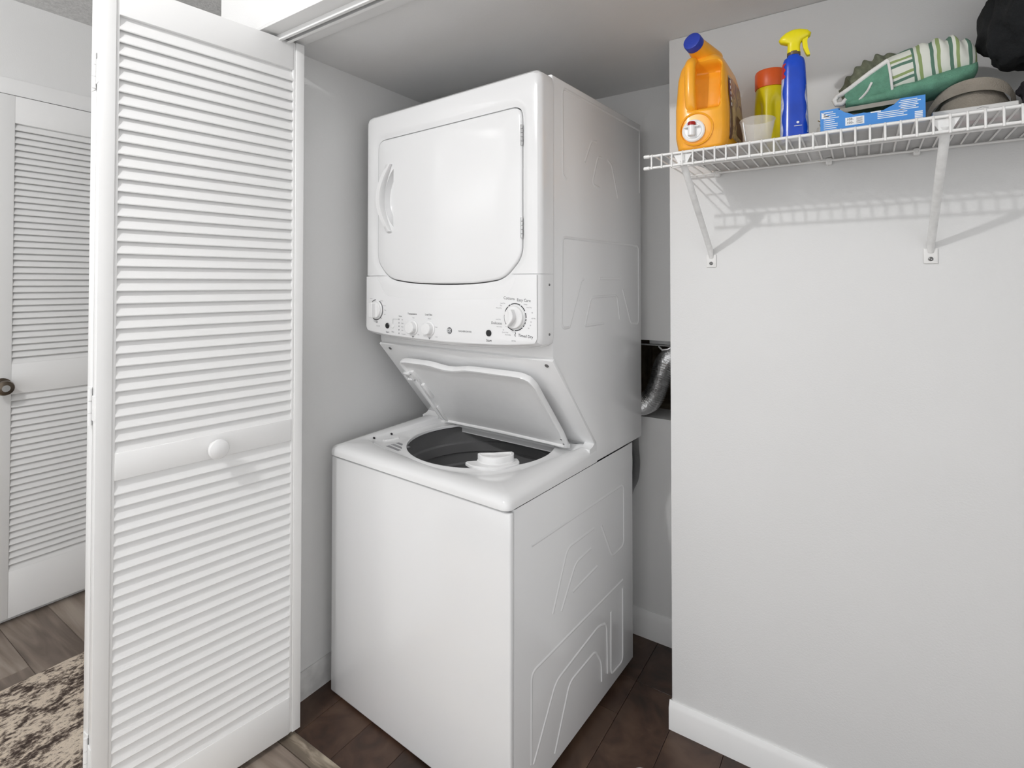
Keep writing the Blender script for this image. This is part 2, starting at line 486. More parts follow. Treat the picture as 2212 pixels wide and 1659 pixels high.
bm = nb(); box(bm, XF, XF + .012, .26, .98, 0, .085, .002); finish(bm, 'baseboard_hall', 'trim', kind='structure')

# planks of the hall (run along x)
PLK = {}
def plank(x0, x1, y0, y1, mname, name, along='x', top=0.0):
    w = (y1 - y0) if along == 'x' else (x1 - x0)
    ln = (x1 - x0) if along == 'x' else (y1 - y0)
    key = (round(ln, 3), round(w, 3), mname)
    if key not in PLK:
        bm = nb(); box(bm, -ln / 2 + .0006, ln / 2 - .0006, -w / 2 + .0006, w / 2 - .0006, -.006, 0, .0007, 1)
        bmesh.ops.recalc_face_normals(bm, faces=bm.faces)
        me = bpy.data.meshes.new(name); bm.to_mesh(me); bm.free(); me.materials.append(M[mname]); PLK[key] = me
    o = place(PLK[key], name, floor, ((x0 + x1) / 2, (y0 + y1) / 2, top))
    if along == 'y': o.rotation_euler = (0, 0, PI / 2)
    return o
row = 0; y = -.203
while y > -1.75:
    x = XF - random.uniform(0, .8)
    while x < 1.9:
        x1 = x + .92
        a, b_ = max(x, XF + .001), min(x1, 1.9)
        if b_ - a > .02: plank(a, b_, y - .152, y, 'hallwood', 'plank')
        x = x1
    y -= .152; row += 1
x = XF
while x < -.2:
    plank(x, min(x + .9, -.191), -.203, .05, 'hallwood', 'plank'); plank(x, min(x + .9, -.191), .05, .3, 'hallwood', 'plank'); x += .9
for x in (-.127, .50, 1.1, 1.7):
    plank(x, x + .6 if x > 0 else .5, -.203, -.157, 'strip', 'threshold_strip', top=.003)
x = -.10; i = 0
while x < 2.28:
    a, b_ = max(x, -.055), min(x + .152, 2.3)
    ends = [-.157, .10 + .17 * (i % 3), .60, YB] if b_ <= .967 else [-.157, .05 + .14 * (i % 3), YW]
    for q0, q1 in zip(ends, ends[1:]): plank(a, b_, q0, q1, 'closetwood', 'closet_plank', 'y')
    x += .152; i += 1

# ================================================================== BIFOLD DOOR
TH = .128; DW = .495; DT = .028
def leaf_matrix(org, th):
    s, c = math.sin(th), math.cos(th)
    return Matrix(((-s, c, 0, org[0]), (-c, -s, 0, org[1]), (0, 0, 1, 0), (0, 0, 0, 1)))
door1 = empty('door_1', (0.057, -.148, 0)); door1['kind'] = 'structure'
door1['label'] = 'white louvered bifold closet door folded open beside the washer'
L1 = leaf_matrix((0, 0), TH)
s, c = math.sin(TH), math.cos(TH)
P = Vector((-s * DW - c * (DT + .006), -c * DW + s * (DT + .006)))
th2 = -.026
O2 = (P.x + math.sin(th2) * DW, P.y + math.cos(th2) * DW)
L2 = leaf_matrix(O2, th2)
Z0, Z1 = .016, 2.050
def mk(name, m, fn):
    bm = nb(); fn(bm)
    bmesh.ops.recalc_face_normals(bm, faces=bm.faces)
    me = bpy.data.meshes.new(name); bm.to_mesh(me); bm.free(); me.materials.append(M[m])
    for p in me.polygons: p.use_smooth = True
    me.set_sharp_from_angle(angle=math.radians(35))
    return me
me_st_far = mk('stile', 'door', lambda b: (box(b, .0005, .026, -DT, 0, Z0, Z1, .0015), box(b, .026, .034, -DT + .003, -.003, Z0 + .001, Z1 - .001, .002)))
me_st_near = mk('stile', 'door', lambda b: (box(b, .464, DW, -DT, 0, Z0, Z1, .0015), box(b, .457, .464, -DT + .003, -.003, Z0 + .001, Z1 - .001, .002)))
RAILS = [('rail', Z0 + .0005, .122), ('rail', .868, .932), ('rail', 1.968, Z1 - .0005)]
me_rails = [mk('rail', 'door', lambda b, z0=z0, z1=z1: box(b, .0335, .4575, -DT + .0015, -.0012, z0, z1, .002)) for _, z0, z1 in RAILS]
# one louver slat: steep board, front edge low
def slat_fn(x0, x1, dep, hgt, th):
    def f(b):
        a = Vector((0, -dep, hgt)); f_ = Vector((0, 0, 0)); d = (a - f_).normalized(); nrm = Vector((0, d.z, -d.y))
        prof = [f_ + nrm * th * .5 + d * .001, f_ + d * -.001 + nrm * th * .25, f_ - nrm * th * .5 + d * .0, a - nrm * th * .5, a + nrm * th * .5]
        loft(b, [[(x, p.y, p.z) for p in prof] for x in (x0, x1)], True, True)
    return f
PITCHZ = .0295
me_slat = mk('slat', 'door', slat_fn(.033, .4575, .0125, .0365, .005))
me_slat.polygons.foreach_set('use_smooth', [False] * len(me_slat.polygons))
for Lm, vis in ((L1, True), (L2, False)):
    for me in (me_st_far, me_st_near): place(me, 'stile', door1, matrix=Lm)
    for me in me_rails: place(me, 'rail', door1, matrix=Lm)
    for za, zb in ((.122, .868), (.932, 1.968)):
        n = int((zb - za) / PITCHZ)
        st = (zb - za) / n
        for k in range(n):
            place(me_slat, 'slat', door1, matrix=Lm @ Matrix.Translation((0, -.0045, za + st * k - .004)))
# knob on the visible leaf
bm = nb()
KT = L1 @ Matrix.Translation((.241, 0, .898)) @ Matrix.Rotation(-PI / 2, 4, 'X')
lathe(bm, [(.0, -.001), (.016, -.001), (.0155, .004), (.012, .007), (.0115, .012), (.018, .016), (.0245, .021), (.0262, .026), (.0235, .031), (.016, .0345), (.008, .0362), (.0001, .0365)], 36, KT)
finish(bm, 'knob', 'plastic', door1)
# hinges on the near edges
for zc in (1.83, 1.045, .245):
    bm = nb(); hx = DW + .0045
    for z0, z1 in ((zc + .014, zc + .042), (zc - .014, zc + .013), (zc - .042, zc - .015)):
        lathe(bm, [(.0001, z0), (.0042, z0), (.0042, z1), (.0001, z1)], 12, L1 @ Matrix.Translation((hx, -DT - .003, 0)))
    h = finish(bm, 'hinge', 'hinge', door1)
    bm = nb()
    box(bm, DW - .0008, DW + .0016, -DT - .001, -.005, zc - .032, zc + .026, .0005, 1, T=L1)
    finish(bm, 'hinge_leaf', 'hinge', h)
    bm = nb()
    box(bm, DW - .0008, DW + .0016, -DT + .005, .001, zc - .044, zc + .044, .0005, 1, T=L2)
    finish(bm, 'hinge_leaf', 'hinge', h)
# guide pin in the track
bm = nb()
GT = L1 @ Matrix.Translation((.03, -.014, 0))
lathe(bm, [(.0001, 2.049), (.006, 2.049), (.006, 2.056), (.003, 2.057), (.003, 2.068), (.0001, 2.068)], 12, GT)
finish(bm, 'pivot_pin', 'steel', door1)
bm = nb()
lathe(bm, [(.0001, 2.060), (.010, 2.060), (.011, 2.066), (.010, 2.074), (.0001, 2.074)], 16, GT)
finish(bm, 'guide_wheel', 'lid_under', door1)

# overhead track (moves with nothing: fixed to the header)
tr_ = empty('door_track', (1.0, -.21, 2.066))
tag(tr_, 'long white metal sliding track under the closet header', 'track')
bm = nb()
for yy0, yy1 in ((-.0155, -.0125), (.0125, .0155)):
    box(bm, -1.12, 1.28, yy0, yy1, -.024, -.001, .0005, 1)
for yy0, yy1 in ((-.0155, -.006), (.006, .0155)):
    box(bm, -1.12, 1.28, yy0, yy1, -.0255, -.0235, .0005, 1)
finish(bm, 'channel', 'trim', tr_)
bm = nb(); box(bm, -1.12, 1.28, -.0126, .0126, -.004, -.001); finish(bm, 'channel_web', 'trim', tr_)

# ================================================================== FAR LOUVERED DOOR
d2 = empty('door_2', (XF, 0, 0)); d2['kind'] = 'structure'
d2['label'] = 'closed white louvered hall door with a bronze knob'
Y0, Y1 = -.615, .17
bm = nb(); box(bm, .004, .034, Y0, -.482, .022, 2.074, .002); finish(bm, 'stile', 'door', d2)
bm = nb(); box(bm, .004, .034, .05, Y1, .022, 2.074, .002); finish(bm, 'stile', 'door', d2)
for z0, z1 in ((.022, .203), (.894, 1.014), (1.966, 2.074)):
    bm = nb(); box(bm, .005, .033, -.483, .051, z0, z1, .002); finish(bm, 'rail', 'door', d2)
def slat2(b):
    prof = [(.030, -.002), (.0325, .0), (.0325, .002), (.013, .031), (.009, .031)]
    loft(b, [[(p[0], yy, p[1]) for p in prof] for yy in (-.483, .051)], True, True)
me2 = mk('slat', 'door', slat2)
for za, zb in ((.203, .894), (1.014, 1.966)):
    n = int(round((zb - za) / .0254)); st = (zb - za) / n
    for k in range(n): place(me2, 'slat', d2, (0, 0, za + st * k))
KT = Matrix.Translation((.034, -.512, .93)) @ Matrix.Rotation(PI / 2, 4, 'Y')
bm = nb(); lathe(bm, [(.0001, 0), (.032, 0), (.033, .003), (.029, .007), (.014, .010), (.011, .03), (.016, .036), (.026, .042), (.029, .052), (.026, .061), (.015, .066), (.0001, .067)], 32, KT)
kn = finish(bm, 'door_knob', 'bronze', d2)
bm = nb(); lathe(bm, [(.0001, .0665), (.012, .0665), (.0125, .0685), (.0001, .0688)], 24, KT); finish(bm, 'key_disc', 'steel', kn)
struct('trim_3', [(XF, XF + .018, Y0 - .07, Y1 + .075, 2.08, 2.145), (XF, XF + .018, Y1 + .006, Y1 + .075, 0, 2.08),
                  (XF, XF + .018, Y0 - .07, Y0 - .006, 0, 2.08)], 'trim', bev=.004)

# rug
bm = nb()
nx, ny = 60, 50
RX0, RX1, RY0, RY1 = -.895, .75, -1.7, -.305
rows = []
for j in range(ny + 1):
    r_ = []
    for i in range(nx + 1):
        x = RX0 + (RX1 - RX0) * i / nx; y = RY0 + (RY1 - RY0) * j / ny
        edge = min(i, nx - i, j, ny - j)
        z = .0015 if edge == 0 else .009 + .0012 * noise.noise(Vector((x * 30, y * 30, 0)))
        wob = .003 * noise.noise(Vector((x * 5, y * 5, 2)))
        r_.append(bm.verts.new((x + wob, y + wob, z)))
    rows.append(r_)
for a, b_ in zip(rows, rows[1:]):
    for i in range(nx): bm.faces.new((a[i], a[i + 1], b_[i + 1], b_[i]))
rug = finish(bm, 'hall_rug', 'rug', smooth=60)
tag(rug, 'flat beige and dark brown distressed patterned rug on the hall floor', 'rug')

# ================================================================== LAUNDRY CENTRE
lc = empty('laundry_centre', (0, 0, 0), -0.056)
tag(lc, 'white stacked washer and dryer unit with its washer lid open', 'washer dryer')
U = .736
# --- washer cabinet
bm = nb(); box(bm, .0015, U - .0015, .018, .716, .02, .7715, .003)
bmesh.ops.delete(bm, geom=[f for f in bm.faces if f.normal.z > .9 and f.calc_center_median().z > .76], context='FACES')
finish(bm, 'washer_cabinet', 'enamel_side', lc)
bm = nb(); box(bm, 0, U, 0, .0165, .006, .768, .006, 3); finish(bm, 'washer_front_panel', 'enamel', lc)
bm = nb(); box(bm, .02, U - .02, .03, .69, 0, .022); finish(bm, 'base', 'gasket', lc)

# --- washer top
HC = (.388, .300)
outer = rpoly([(0, -.010), (U, -.010), (U, .452), (0, .452)], [.022, .022, .004, .004], 6)
rec = rpoly([(.058, .098), (.17, .068), (.46, .036), (.60, .078), (.645, .15), (.70, .425), (.085, .425)], [.02, .05, .06, .05, .03, .015, .015], 6)
hole = []
for k in range(96):
    a = 2 * PI * k / 96
    hole.append((HC[0] + .243 * math.cos(a), min(HC[1] + .238 * math.sin(a), .420)))
ctr = (.388, .26)
NP = 240
def ztop(v): return .806 + .018 * max(0, min(1, v / .44))
def dl(poly, zf, grow=0): return [(p[0], p[1], zf(p) if callable(zf) else zf) for p in polar(poly, ctr, NP, grow)]
o_in1 = offset(outer, -.004); o_in2 = offset(outer, -.014); o_in3 = offset(outer, -.030)
bm = nb()
loft(bm, [dl(outer, .774), dl(outer, lambda p: ztop(p[1]) - .020), dl(o_in1, lambda p: ztop(p[1]) - .010), dl(o_in2, lambda p: ztop(p[1]) - .003),
          dl(o_in3, lambda p: ztop(p[1])), dl(offset(rec, .006), lambda p: ztop(p[1])), dl(rec, lambda p: ztop(p[1]) - .003), dl(offset(rec, -.008), .8035),
          dl(offset(hole, .016), .8035), dl(offset(hole, .008), .8065), dl(offset(hole, .001), .8065), dl(hole, .803), dl(hole, .7985)])
finish(bm, 'washer_top', 'enamel', lc, smooth=40)
# upstand where the top meets the sloping panel
for u0, u1 in ((.002, .085), (.70, U - .002)):
    bm = nb()
    loft(bm, [[(u, .405, .8215), (u, .425, .826), (u, .4455, .842), (u, .452, .842), (u, .452, .80), (u, .405, .80)] for u in (u0, u1)], True, True)
    finish(bm, 'top_upstand', 'enamel', lc)
# tub
bm = nb()
TT = Matrix.Translation((HC[0], HC[1], 0))
lathe(bm, [(.246, .7995), (.262, .790), (.262, .735), (.250, .732), (.250, .70), (.257, .696), (.257, .66), (.248, .655), (.248, .615), (.256, .611), (.256, .57), (.247, .565), (.247, .52), (.255, .516), (.255, .45), (.245, .43), (.06, .40), (.055, .44), (.0001, .45)], 64, TT)
finish(bm, 'tub', 'tub', lc, smooth=30)
# bleach / softener cup by the opening
cup_o = rpoly([(.478, .118), (.520, .102), (.590, .128), (.618, .205), (.585, .235)], [.01, .02, .045, .02, .008], 6)
cup_i = rpoly([(.500, .150), (.535, .132), (.580, .150), (.598, .200), (.578, .226)], [.006, .02, .035, .015, .006], 6)
bm = nb()
cc = (.552, .165)
def cl(poly, z, g=0): return [(p[0], p[1], z) for p in polar(poly, cc, 80, g)]
loft(bm, [cl(cup_o, .803), cl(cup_o, .8105), cl(cup_o, .812, -.002), cl(cup_i, .812, .003), cl(cup_i, .815), cl(cup_i, .831), cl(cup_i, .833, -.003), cl(cup_i, .833, -.008), cl(cup_i, .829, -.012)], True, True)
finish(bm, 'dispenser_cup', 'plastic', lc)
# slots, printed instruction lines and screws at the back left of the recess
bm = nb()
T_ = Matrix.Translation((.115, .152, 0)) @ Matrix.Rotation(math.radians(74), 4, 'Z')
for b4 in ((-.026, -.022, -.0065, .0065), (.022, .026, -.0065, .0065), (-.022, .022, -.0065, -.0022), (-.022, .022, .0022, .0065)):
    box(bm, b4[0], b4[1], b4[2], b4[3], .8032, .8075, T=T_)
finish(bm, 'lock_slot', 'plastic', lc)
bm = nb()
for i in range(3):
    T_ = Matrix.Translation((.195, .090 + .020 * i, 0)) @ Matrix.Rotation(math.radians(-8), 4, 'Z')
    box(bm, -.036, .036, -.0016, .0016, .8032, .8039, T=T_)
    for q in range(14):
        T2 = T_ @ Matrix.Translation((-.033 + q * .005, .007, 0))
        box(bm, -.0018, .0018, -.0045, .0035, .8032, .80375, T=T2)
finish(bm, 'caution_print', 'print_grey', lc)
for q in ((.068, .118), (.078, .185)):
    bm = nb(); lathe(bm, [(.0001, .0), (.0042, .0), (.0042, .002), (.0001, .003)], 14, Matrix.Translation((q[0], q[1], .8075)) @ Matrix.Rotation(.6, 4, 'Y'))
    finish(bm, 'screw', 'black', lc)

# --- dryer body (profile in v,z pushed along u)
prof = [(.197, 1.912), (.800, 1.917), (.800, .7725), (.446, .7725), (.446, .828), (.200, 1.122), (.197, 1.13)]
bm = nb()
def ins(u, d):
    p2 = offset(prof, -d)
    return [(u, p[0], p[1]) for p in p2]
loft(bm, [ins(.0015, .006), ins(.004, .0015), ins(.0075, 0), ins(U - .0075, 0), ins(U - .004, .0015), ins(U - .0015, .006)], True, True)
finish(bm, 'dryer_body', 'enamel_side', lc, smooth=30)
# side trim edge of the sloping shoulder, then the sloping panel itself with its screws
slope0 = Vector((0, .197, 1.117)); slope1 = Vector((0, .443, .828))
sd = (slope1 - slope0).normalized(); sn = Vector((0, -sd.z * -1, 0)); sn = Vector((0, sd.z, -sd.y))
if sn.y > 0: sn = -sn
SL = (slope1 - slope0).length
ST = Matrix(((1, 0, 0, 0), (0, sd.y, sn.y, slope0.y), (0, sd.z, sn.z, slope0.z), (0, 0, 0, 1)))   # local: (u, along slope, out)
bm = nb(); box(bm, .0, U, -.002, SL - .002, -.006, .0035, .002, 2, T=ST); finish(bm, 'sloping_panel', 'enamel', lc)
for uu in (.045, U - .028):
    bm = nb(); lathe(bm, [(.0001, .0034), (.0062, .0034), (.006, .0055), (.003, .0065), (.0001, .0055)], 16, ST @ Matrix.Translation((uu, .018, 0)))
    finish(bm, 'screw', 'screw', lc)

# --- dryer front moulding (bulged frame round the door)
dctr = (.372, 1.545)
f_out = rpoly([(0, 1.160), (.12, 1.148), (.372, 1.139), (.62, 1.148), (U, 1.160), (U, 1.913), (0, 1.913)], [.022, .1, .12, .1, .022, .03, .03], 8)
door_poly = rpoly([(.062, 1.405), (.125, 1.346), (.235, 1.332), (.383, 1.328), (.515, 1.331), (.613, 1.344), (.674, 1.405), (.674, 1.820), (.062, 1.820)],
                  [.03, .035, .1, .1, .1, .035, .03, .035, .035], 8)
def fl(poly, v): return [(p[0], v, p[1]) for p in polar(poly, dctr, NP)]
bm = nb()
loft(bm, [fl(f_out, .196), fl(f_out, .150), fl(offset(f_out, -.003), .141), fl(offset(f_out, -.010), .1335), fl(offset(f_out, -.020), .1305),
          fl(offset(door_poly, .024), .1305), fl(offset(door_poly, .014), .1325), fl(offset(door_poly, .005), .1375), fl(offset(door_poly, .0022), .1385), fl(offset(door_poly, .0022), .160)])
for zc in (1.3551, 1.3555, 1.3573, 1.3577):
    bmesh.ops.bisect_plane(bm, geom=bm.verts[:] + bm.edges[:] + bm.faces[:], plane_co=(0, 0, zc), plane_no=(0, 0, 1))
for v in bm.verts:      # groove between the door frame and the control panel
    if 1.3554 < v.co.z < 1.3574 and v.co.y < .19 and (v.co.x < .100 or v.co.x > .635):
        if v.co.y < .1345: v.co.y += .005
        if v.co.x > U - .006: v.co.x -= .004
        elif v.co.x < .006: v.co.x += .004
finish(bm, 'dryer_front', 'enamel', lc, smooth=30)
bm = nb()
loft(bm, [fl(offset(door_poly, -.0012), .158), fl(offset(door_poly, -.0012), .1375), fl(offset(door_poly, -.0035), .1345), fl(offset(door_poly, -.008), .1330),
          fl(offset(door_poly, -.05), .1322)], True, True)
ddoor = finish(bm, 'dryer_door', 'enamel', lc, smooth=40)
# bow handle over a scooped finger hollow
cut = nb()
pk = [(.146, 1.520), (.146, 1.714)] + [(.140 - .040 * math.sin(PI * t / 12), 1.714 - .194 * t / 12) for t in range(1, 12)]
loft(cut, [[(p[0], .120, p[1]) for p in pk], [(p[0], .1345, p[1]) for p in pk], [(p[0], .152, p[1]) for p in offset(pk, -.005)]], True, True)
bmesh.ops.recalc_face_normals(cut, faces=cut.faces)
cme = bpy.data.meshes.new('tmp_cut'); cut.to_mesh(cme); cut.free()
cob = bpy.data.objects.new('tmp_cut', cme); COL.objects.link(cob); cob.parent = lc
md = ddoor.modifiers.new('hollow', 'BOOLEAN'); md.operation = 'DIFFERENCE'; md.object = cob; md.solver = 'EXACT'
bpy.context.view_layer.update()
dg = bpy.context.evaluated_depsgraph_get()
nme = bpy.data.meshes.new_from_object(ddoor.evaluated_get(dg))
ddoor.modifiers.remove(md); old = ddoor.data; ddoor.data = nme; bpy.data.meshes.remove(old); nme.name = 'dryer_door'
bpy.data.objects.remove(cob); bpy.data.meshes.remove(cme)
while len(nme.materials) > 1: nme.materials.pop()
for p in nme.polygons: p.use_smooth = True; p.material_index = 0
nme.set_sharp_from_angle(angle=math.radians(40))
bm = nb()
loops = []
for k in range(21):
    t = k / 20; z = 1.504 + .226 * t; bow = math.sin(PI * t); x = .134 - .038 * bow
    v0 = .1335; out = .012 + .014 * bow
    loops.append([(x - .016, v0, z), (x - .017, v0 - out * .6, z), (x - .012, v0 - out, z), (x + .004, v0 - out * .95, z), (x + .0065, v0 - out * .5, z), (x + .004, v0, z)])
loft(bm, loops, True, True)
finish(bm, 'handle', 'plastic', ddoor, smooth=50)
for za, zb in ((1.709, 1.767), (1.455, 1.512)):
    bm = nb(); n = 5; st = (zb - za) / n
    for i in range(n):
        lathe(bm, [(.0001, za + st * i + .0008), (.0036, za + st * i + .0008), (.0036, za + st * (i + 1) - .0008), (.0001, za + st * (i + 1) - .0008)], 10, Matrix.Translation((.6735, .1335, 0)))
    finish(bm, 'door_hinge', 'steel', ddoor)
# control panel skin with its scalloped top edge
sc_pts = [(.068, 1.3545), (.088, 1.318), (.105, 1.297), (.13, 1.2875), (.20, 1.2835), (.29, 1.2812), (.38, 1.2805), (.47, 1.282), (.55, 1.285), (.60, 1.289), (.625, 1.298), (.645, 1.322), (.662, 1.3545)]
skin = [(.010, 1.3545)] + sc_pts + [(U - .010, 1.3545), (U - .0095, 1.182), (U - .016, 1.1705), (U - .03, 1.168), (.62, 1.1605), (.50, 1.1555), (.372, 1.1535), (.25, 1.1555), (.12, 1.160), (.03, 1.168), (.016, 1.171), (.0095, 1.182)]
bm = nb()
sk_in = offset(skin, -.002)
loft(bm, [[(p[0], .1310, p[1]) for p in skin], [(p[0], .1296, p[1]) for p in skin], [(p[0], .1290, p[1]) for p in sk_in]], True, True)
cp = finish(bm, 'control_panel', 'enamel', lc, smooth=25)
VF = .1290
def FT(u, z, dv=0, rot=0):   # text / dial frame on the panel: x->u, y->z, out -> -v
    return Matrix.Translation((u, VF - .0003 - dv, z)) @ Matrix.Rotation(PI / 2, 4, 'X') @ Matrix.Rotation(rot, 4, 'Z')

def dial_ring(u, z, r, gaps, name='dial_ring'):
    bm = nb()
    for a0, a1 in gaps:
        n = max(3, int(abs(a1 - a0) / 6)); 
        inn = [FT(u, z) @ Vector(((r - .0028) * math.cos(math.radians(a0 + (a1 - a0) * i / n)), (r - .0028) * math.sin(math.radians(a0 + (a1 - a0) * i / n)), .0002)) for i in range(n + 1)]
        out = [FT(u, z) @ Vector((r * math.cos(math.radians(a0 + (a1 - a0) * i / n)), r * math.sin(math.radians(a0 + (a1 - a0) * i / n)), .0002)) for i in range(n + 1)]
        loft(bm, [inn, out], closed=False)
    finish(bm, name, 'print', cp, smooth=0, kind='stuff')

def knob_round(u, z, r, ang, o2, h=.024):
    bm = nb(); T = FT(u, z)
    lathe(bm, [(r * 1.08, 0), (r * 1.08, .002), (r * 1.0, .004), (r * .97, h * .38), (r * .92, h * .44), (.0001, h * .44)], 40, T)
    k = finish(bm, 'knob', 'plastic', cp)
    R = T @ Matrix.Rotation(ang, 4, 'Z')
    bm = nb()
    loft(bm, [[R @ Vector((p[0], p[1], h * .42)) for p in o2], [R @ Vector((p[0], p[1], h * .98)) for p in o2]], True, True)
    finish(bm, 'grip_side', 'plastic', k, smooth=50)
    bm = nb()
    oc = offset(o2, .0004); oi_ = offset(o2, -.0012)
    loft(bm, [[R @ Vector((p[0], p[1], h * .95)) for p in oc], [R @ Vector((p[0], p[1], h * 1.06)) for p in oc], [R @ Vector((p[0], p[1], h * 1.12)) for p in oi_]], True, True)
    finish(bm, 'grip', 'plastic', k)
    return k, T
# washer cycle dial (left)
k, T = knob_round(.064, 1.241, .0295, 0, rpoly([(-.008, -.0245), (.0085, -.0245), (.0085, .0205), (.0045, .0255), (-.008, .0255)], [.003, .001, .001, .001, .003], 3))
dial_ring(.064, 1.241, .0355, [(95, 130), (-60, 60), (-120, -65)])
# dryer cycle dial (right)
sw = []
for i in range(13):
    t = i / 12; yy = .021 - .046 * t; xx = .004 + .0085 * math.sin(PI * min(1, t * 1.05)) - .011 * t * t
    sw.append((xx, yy))
swi = [(x - .0135 * (1 - .35 * abs(i - 4) / 8), y) for i, (x, y) in enumerate(sw)][::-1]
k, T = knob_round(.655, 1.2385, .0315, 0, (sw + swi)[::-1])
dial_ring(.655, 1.2385, .0385, [(62, 112), (116, 128), (132, 158), (172, 218), (226, 262), (268, 312), (316, 326), (330, 340), (344, 354), (358, 380), (388, 418)])
bm = nb(); tube(bm, [FT(.655, 1.2385) @ Vector(p) for p in ((.000, -.040, .0004), (.0015, -.045, .0004), (-.001, -.049, .0004), (.0015, -.053, .0004))], .0009, 6, True, 1, .4)
finish(bm, 'off_tick', 'print', cp)
# two small knobs
for uu, zz in ((.247, 1.1895), (.322, 1.1895)):
    bm = nb(); T = FT(uu, zz)
    lathe(bm, [(.0235, 0), (.0235, .0022), (.0205, .0035), (.0001, .0035)], 36, T)
    k = finish(bm, 'knob', 'plastic', cp)
    bm = nb(); lathe(bm, [(.0188, .0033), (.0184, .017), (.0165, .0195), (.0001, .0200)], 32, T); finish(bm, 'knob_cap', 'plastic', k)
    bm = nb(); prism(bm, [(-.005, -.0275), (.005, -.0275), (0, -.0335)], lambda a, b, T=T: T @ Vector((a, b, 0)), lambda a, b, T=T: T @ Vector((a, b, .0003))); finish(bm, 'pointer', 'seam', cp)
# buttons
for uu in (.123, .562):
    bm = nb(); T = FT(uu, 1.1895)
    lathe(bm, [(.0001, 0), (.0092, 0), (.0092, .0025), (.0078, .0036), (.0001, .0036)], 28, T); finish(bm, 'start_button', 'black', cp)
bm = nb(); lathe(bm, [(.0001, 0), (.0068, 0), (.0068, .002), (.0055, .003), (.0001, .003)], 24, FT(.150, 1.1895)); finish(bm, 'delay_button', 'plastic', cp)
# printed words
bm = nb()
tx = lambda s_, u_, z_, sz, rot=0, b=0: text_mesh(bm, s_, sz, FT(u_, z_, 0, rot), b)
tx('Cottons', .634, 1.2895, .0115, -.05); tx('Easy Care', .684, 1.2850, .0115, -.04)
tx('Delicates', .590, 1.2190, .0105); tx('Timed Dry', .690, 1.1880, .0110, -.06, .0001)
tx('Start', .562, 1.1680, .0105, 0, .0001); tx('Start', .123, 1.1680, .0085, 0, .0001)
tx('Temperature', .243, 1.2330, .0080, 0, .0001); tx('Load Size', .318, 1.2330, .0082, 0, .0001)
tx('Status', .186, 1.2235, .0062); tx('Off', .066, 1.1985, .0075, 0, .0001)
tx('WASHER/DRYER', .470, 1.1885, .0072); tx('Delay', .150, 1.1705, .0052)
finish(bm, 'lettering', 'print', cp, smooth=0, kind='stuff')
bm = nb()
for s_, u_, z_ in (('Less Dry', .612, 1.2755), ('Dry', .606, 1.2690), ('More Dry', .598, 1.2620), ('Damp', .690, 1.2740), ('Less Dry', .702, 1.2660), ('40', .712, 1.2520), ('60 Min', .716, 1.2370), ('50', .708, 1.2270),
                   ('30', .706, 1.2180), ('20', .700, 1.2100), ('More Dry', .600, 1.2095), ('Less Dry', .596, 1.2300), ('10', .614, 1.2010), ('Quick Fluff', .620, 1.1945), ('Dewrinkle', .630, 1.1885),
                   ('Whites', .092, 1.2720), ('Colors', .108, 1.2560), ('Rinse', .110, 1.2410), ('Spin', .108, 1.2270), ('Casuals', .036, 1.2790), ('Heavy', .030, 1.2590), ('Soak', .090, 1.2130), ('WASHER', .074, 1.1860),
                   ('Med', .249, 1.2205), ('Medium', .322, 1.2205), ('Hot', .272, 1.1680), ('Cold', .226, 1.2020), ('Small', .300, 1.1660), ('Large', .352, 1.1660), ('Super', .352, 1.1960), ('DRYER', .650, 1.1725)):
    text_mesh(bm, s_, .0048, FT(u_, z_))
for i, s_ in enumerate(('Fill', 'Wash', 'Rinse', 'Spin', 'Complete')):
    zz = 1.2130 - .0115 * i
    text_mesh(bm, s_, .0048, FT(.196 + (.006 if i == 4 else 0), zz - .001))
    box(bm, .1785, .1812, VF - .0006, VF, zz - .0025, zz + .0025)
box(bm, .1498, .1506, VF - .0006, VF, 1.198, 1.213); box(bm, .1498, .176, VF - .0006, VF, 1.2124, 1.2132)
finish(bm, 'small_lettering', 'print_grey', cp, smooth=0, kind='stuff')
# round monogram badge
T = FT(.408, 1.1885)
bm = nb(); lathe(bm, [(.0001, 0), (.0098, 0), (.0098, .0014), (.0088, .0020), (.0001, .0020)], 32, T); bd = finish(bm, 'badge', 'print', cp)
bm = nb()
lathe(bm, [(.0074, .0019), (.0074, .0023), (.0082, .0023), (.0082, .0019)], 32, T)
text_mesh(bm, 'GE', .0100, T @ Matrix.Translation((0, 0, .0023)), .0002)
for q in range(4):
    a = q * PI / 2 + .4
    tube(bm, [T @ Vector((.0058 * math.cos(a + d_), .0058 * math.sin(a + d_), .0022)) for d_ in (0, .35, .7)], .0006, 5)
finish(bm, 'badge_monogram', 'white_print', bd, smooth=0)

# side screws of the front moulding
for zz in (1.327, 1.192):
    bm = nb(); lathe(bm, [(.0001, 0), (.0035, 0), (.003, .0015), (.0001, .0018)], 12, Matrix.Translation((U, .176, zz)) @ Matrix.Rotation(PI / 2, 4, 'Y')); finish(bm, 'screw', 'screw', lc)

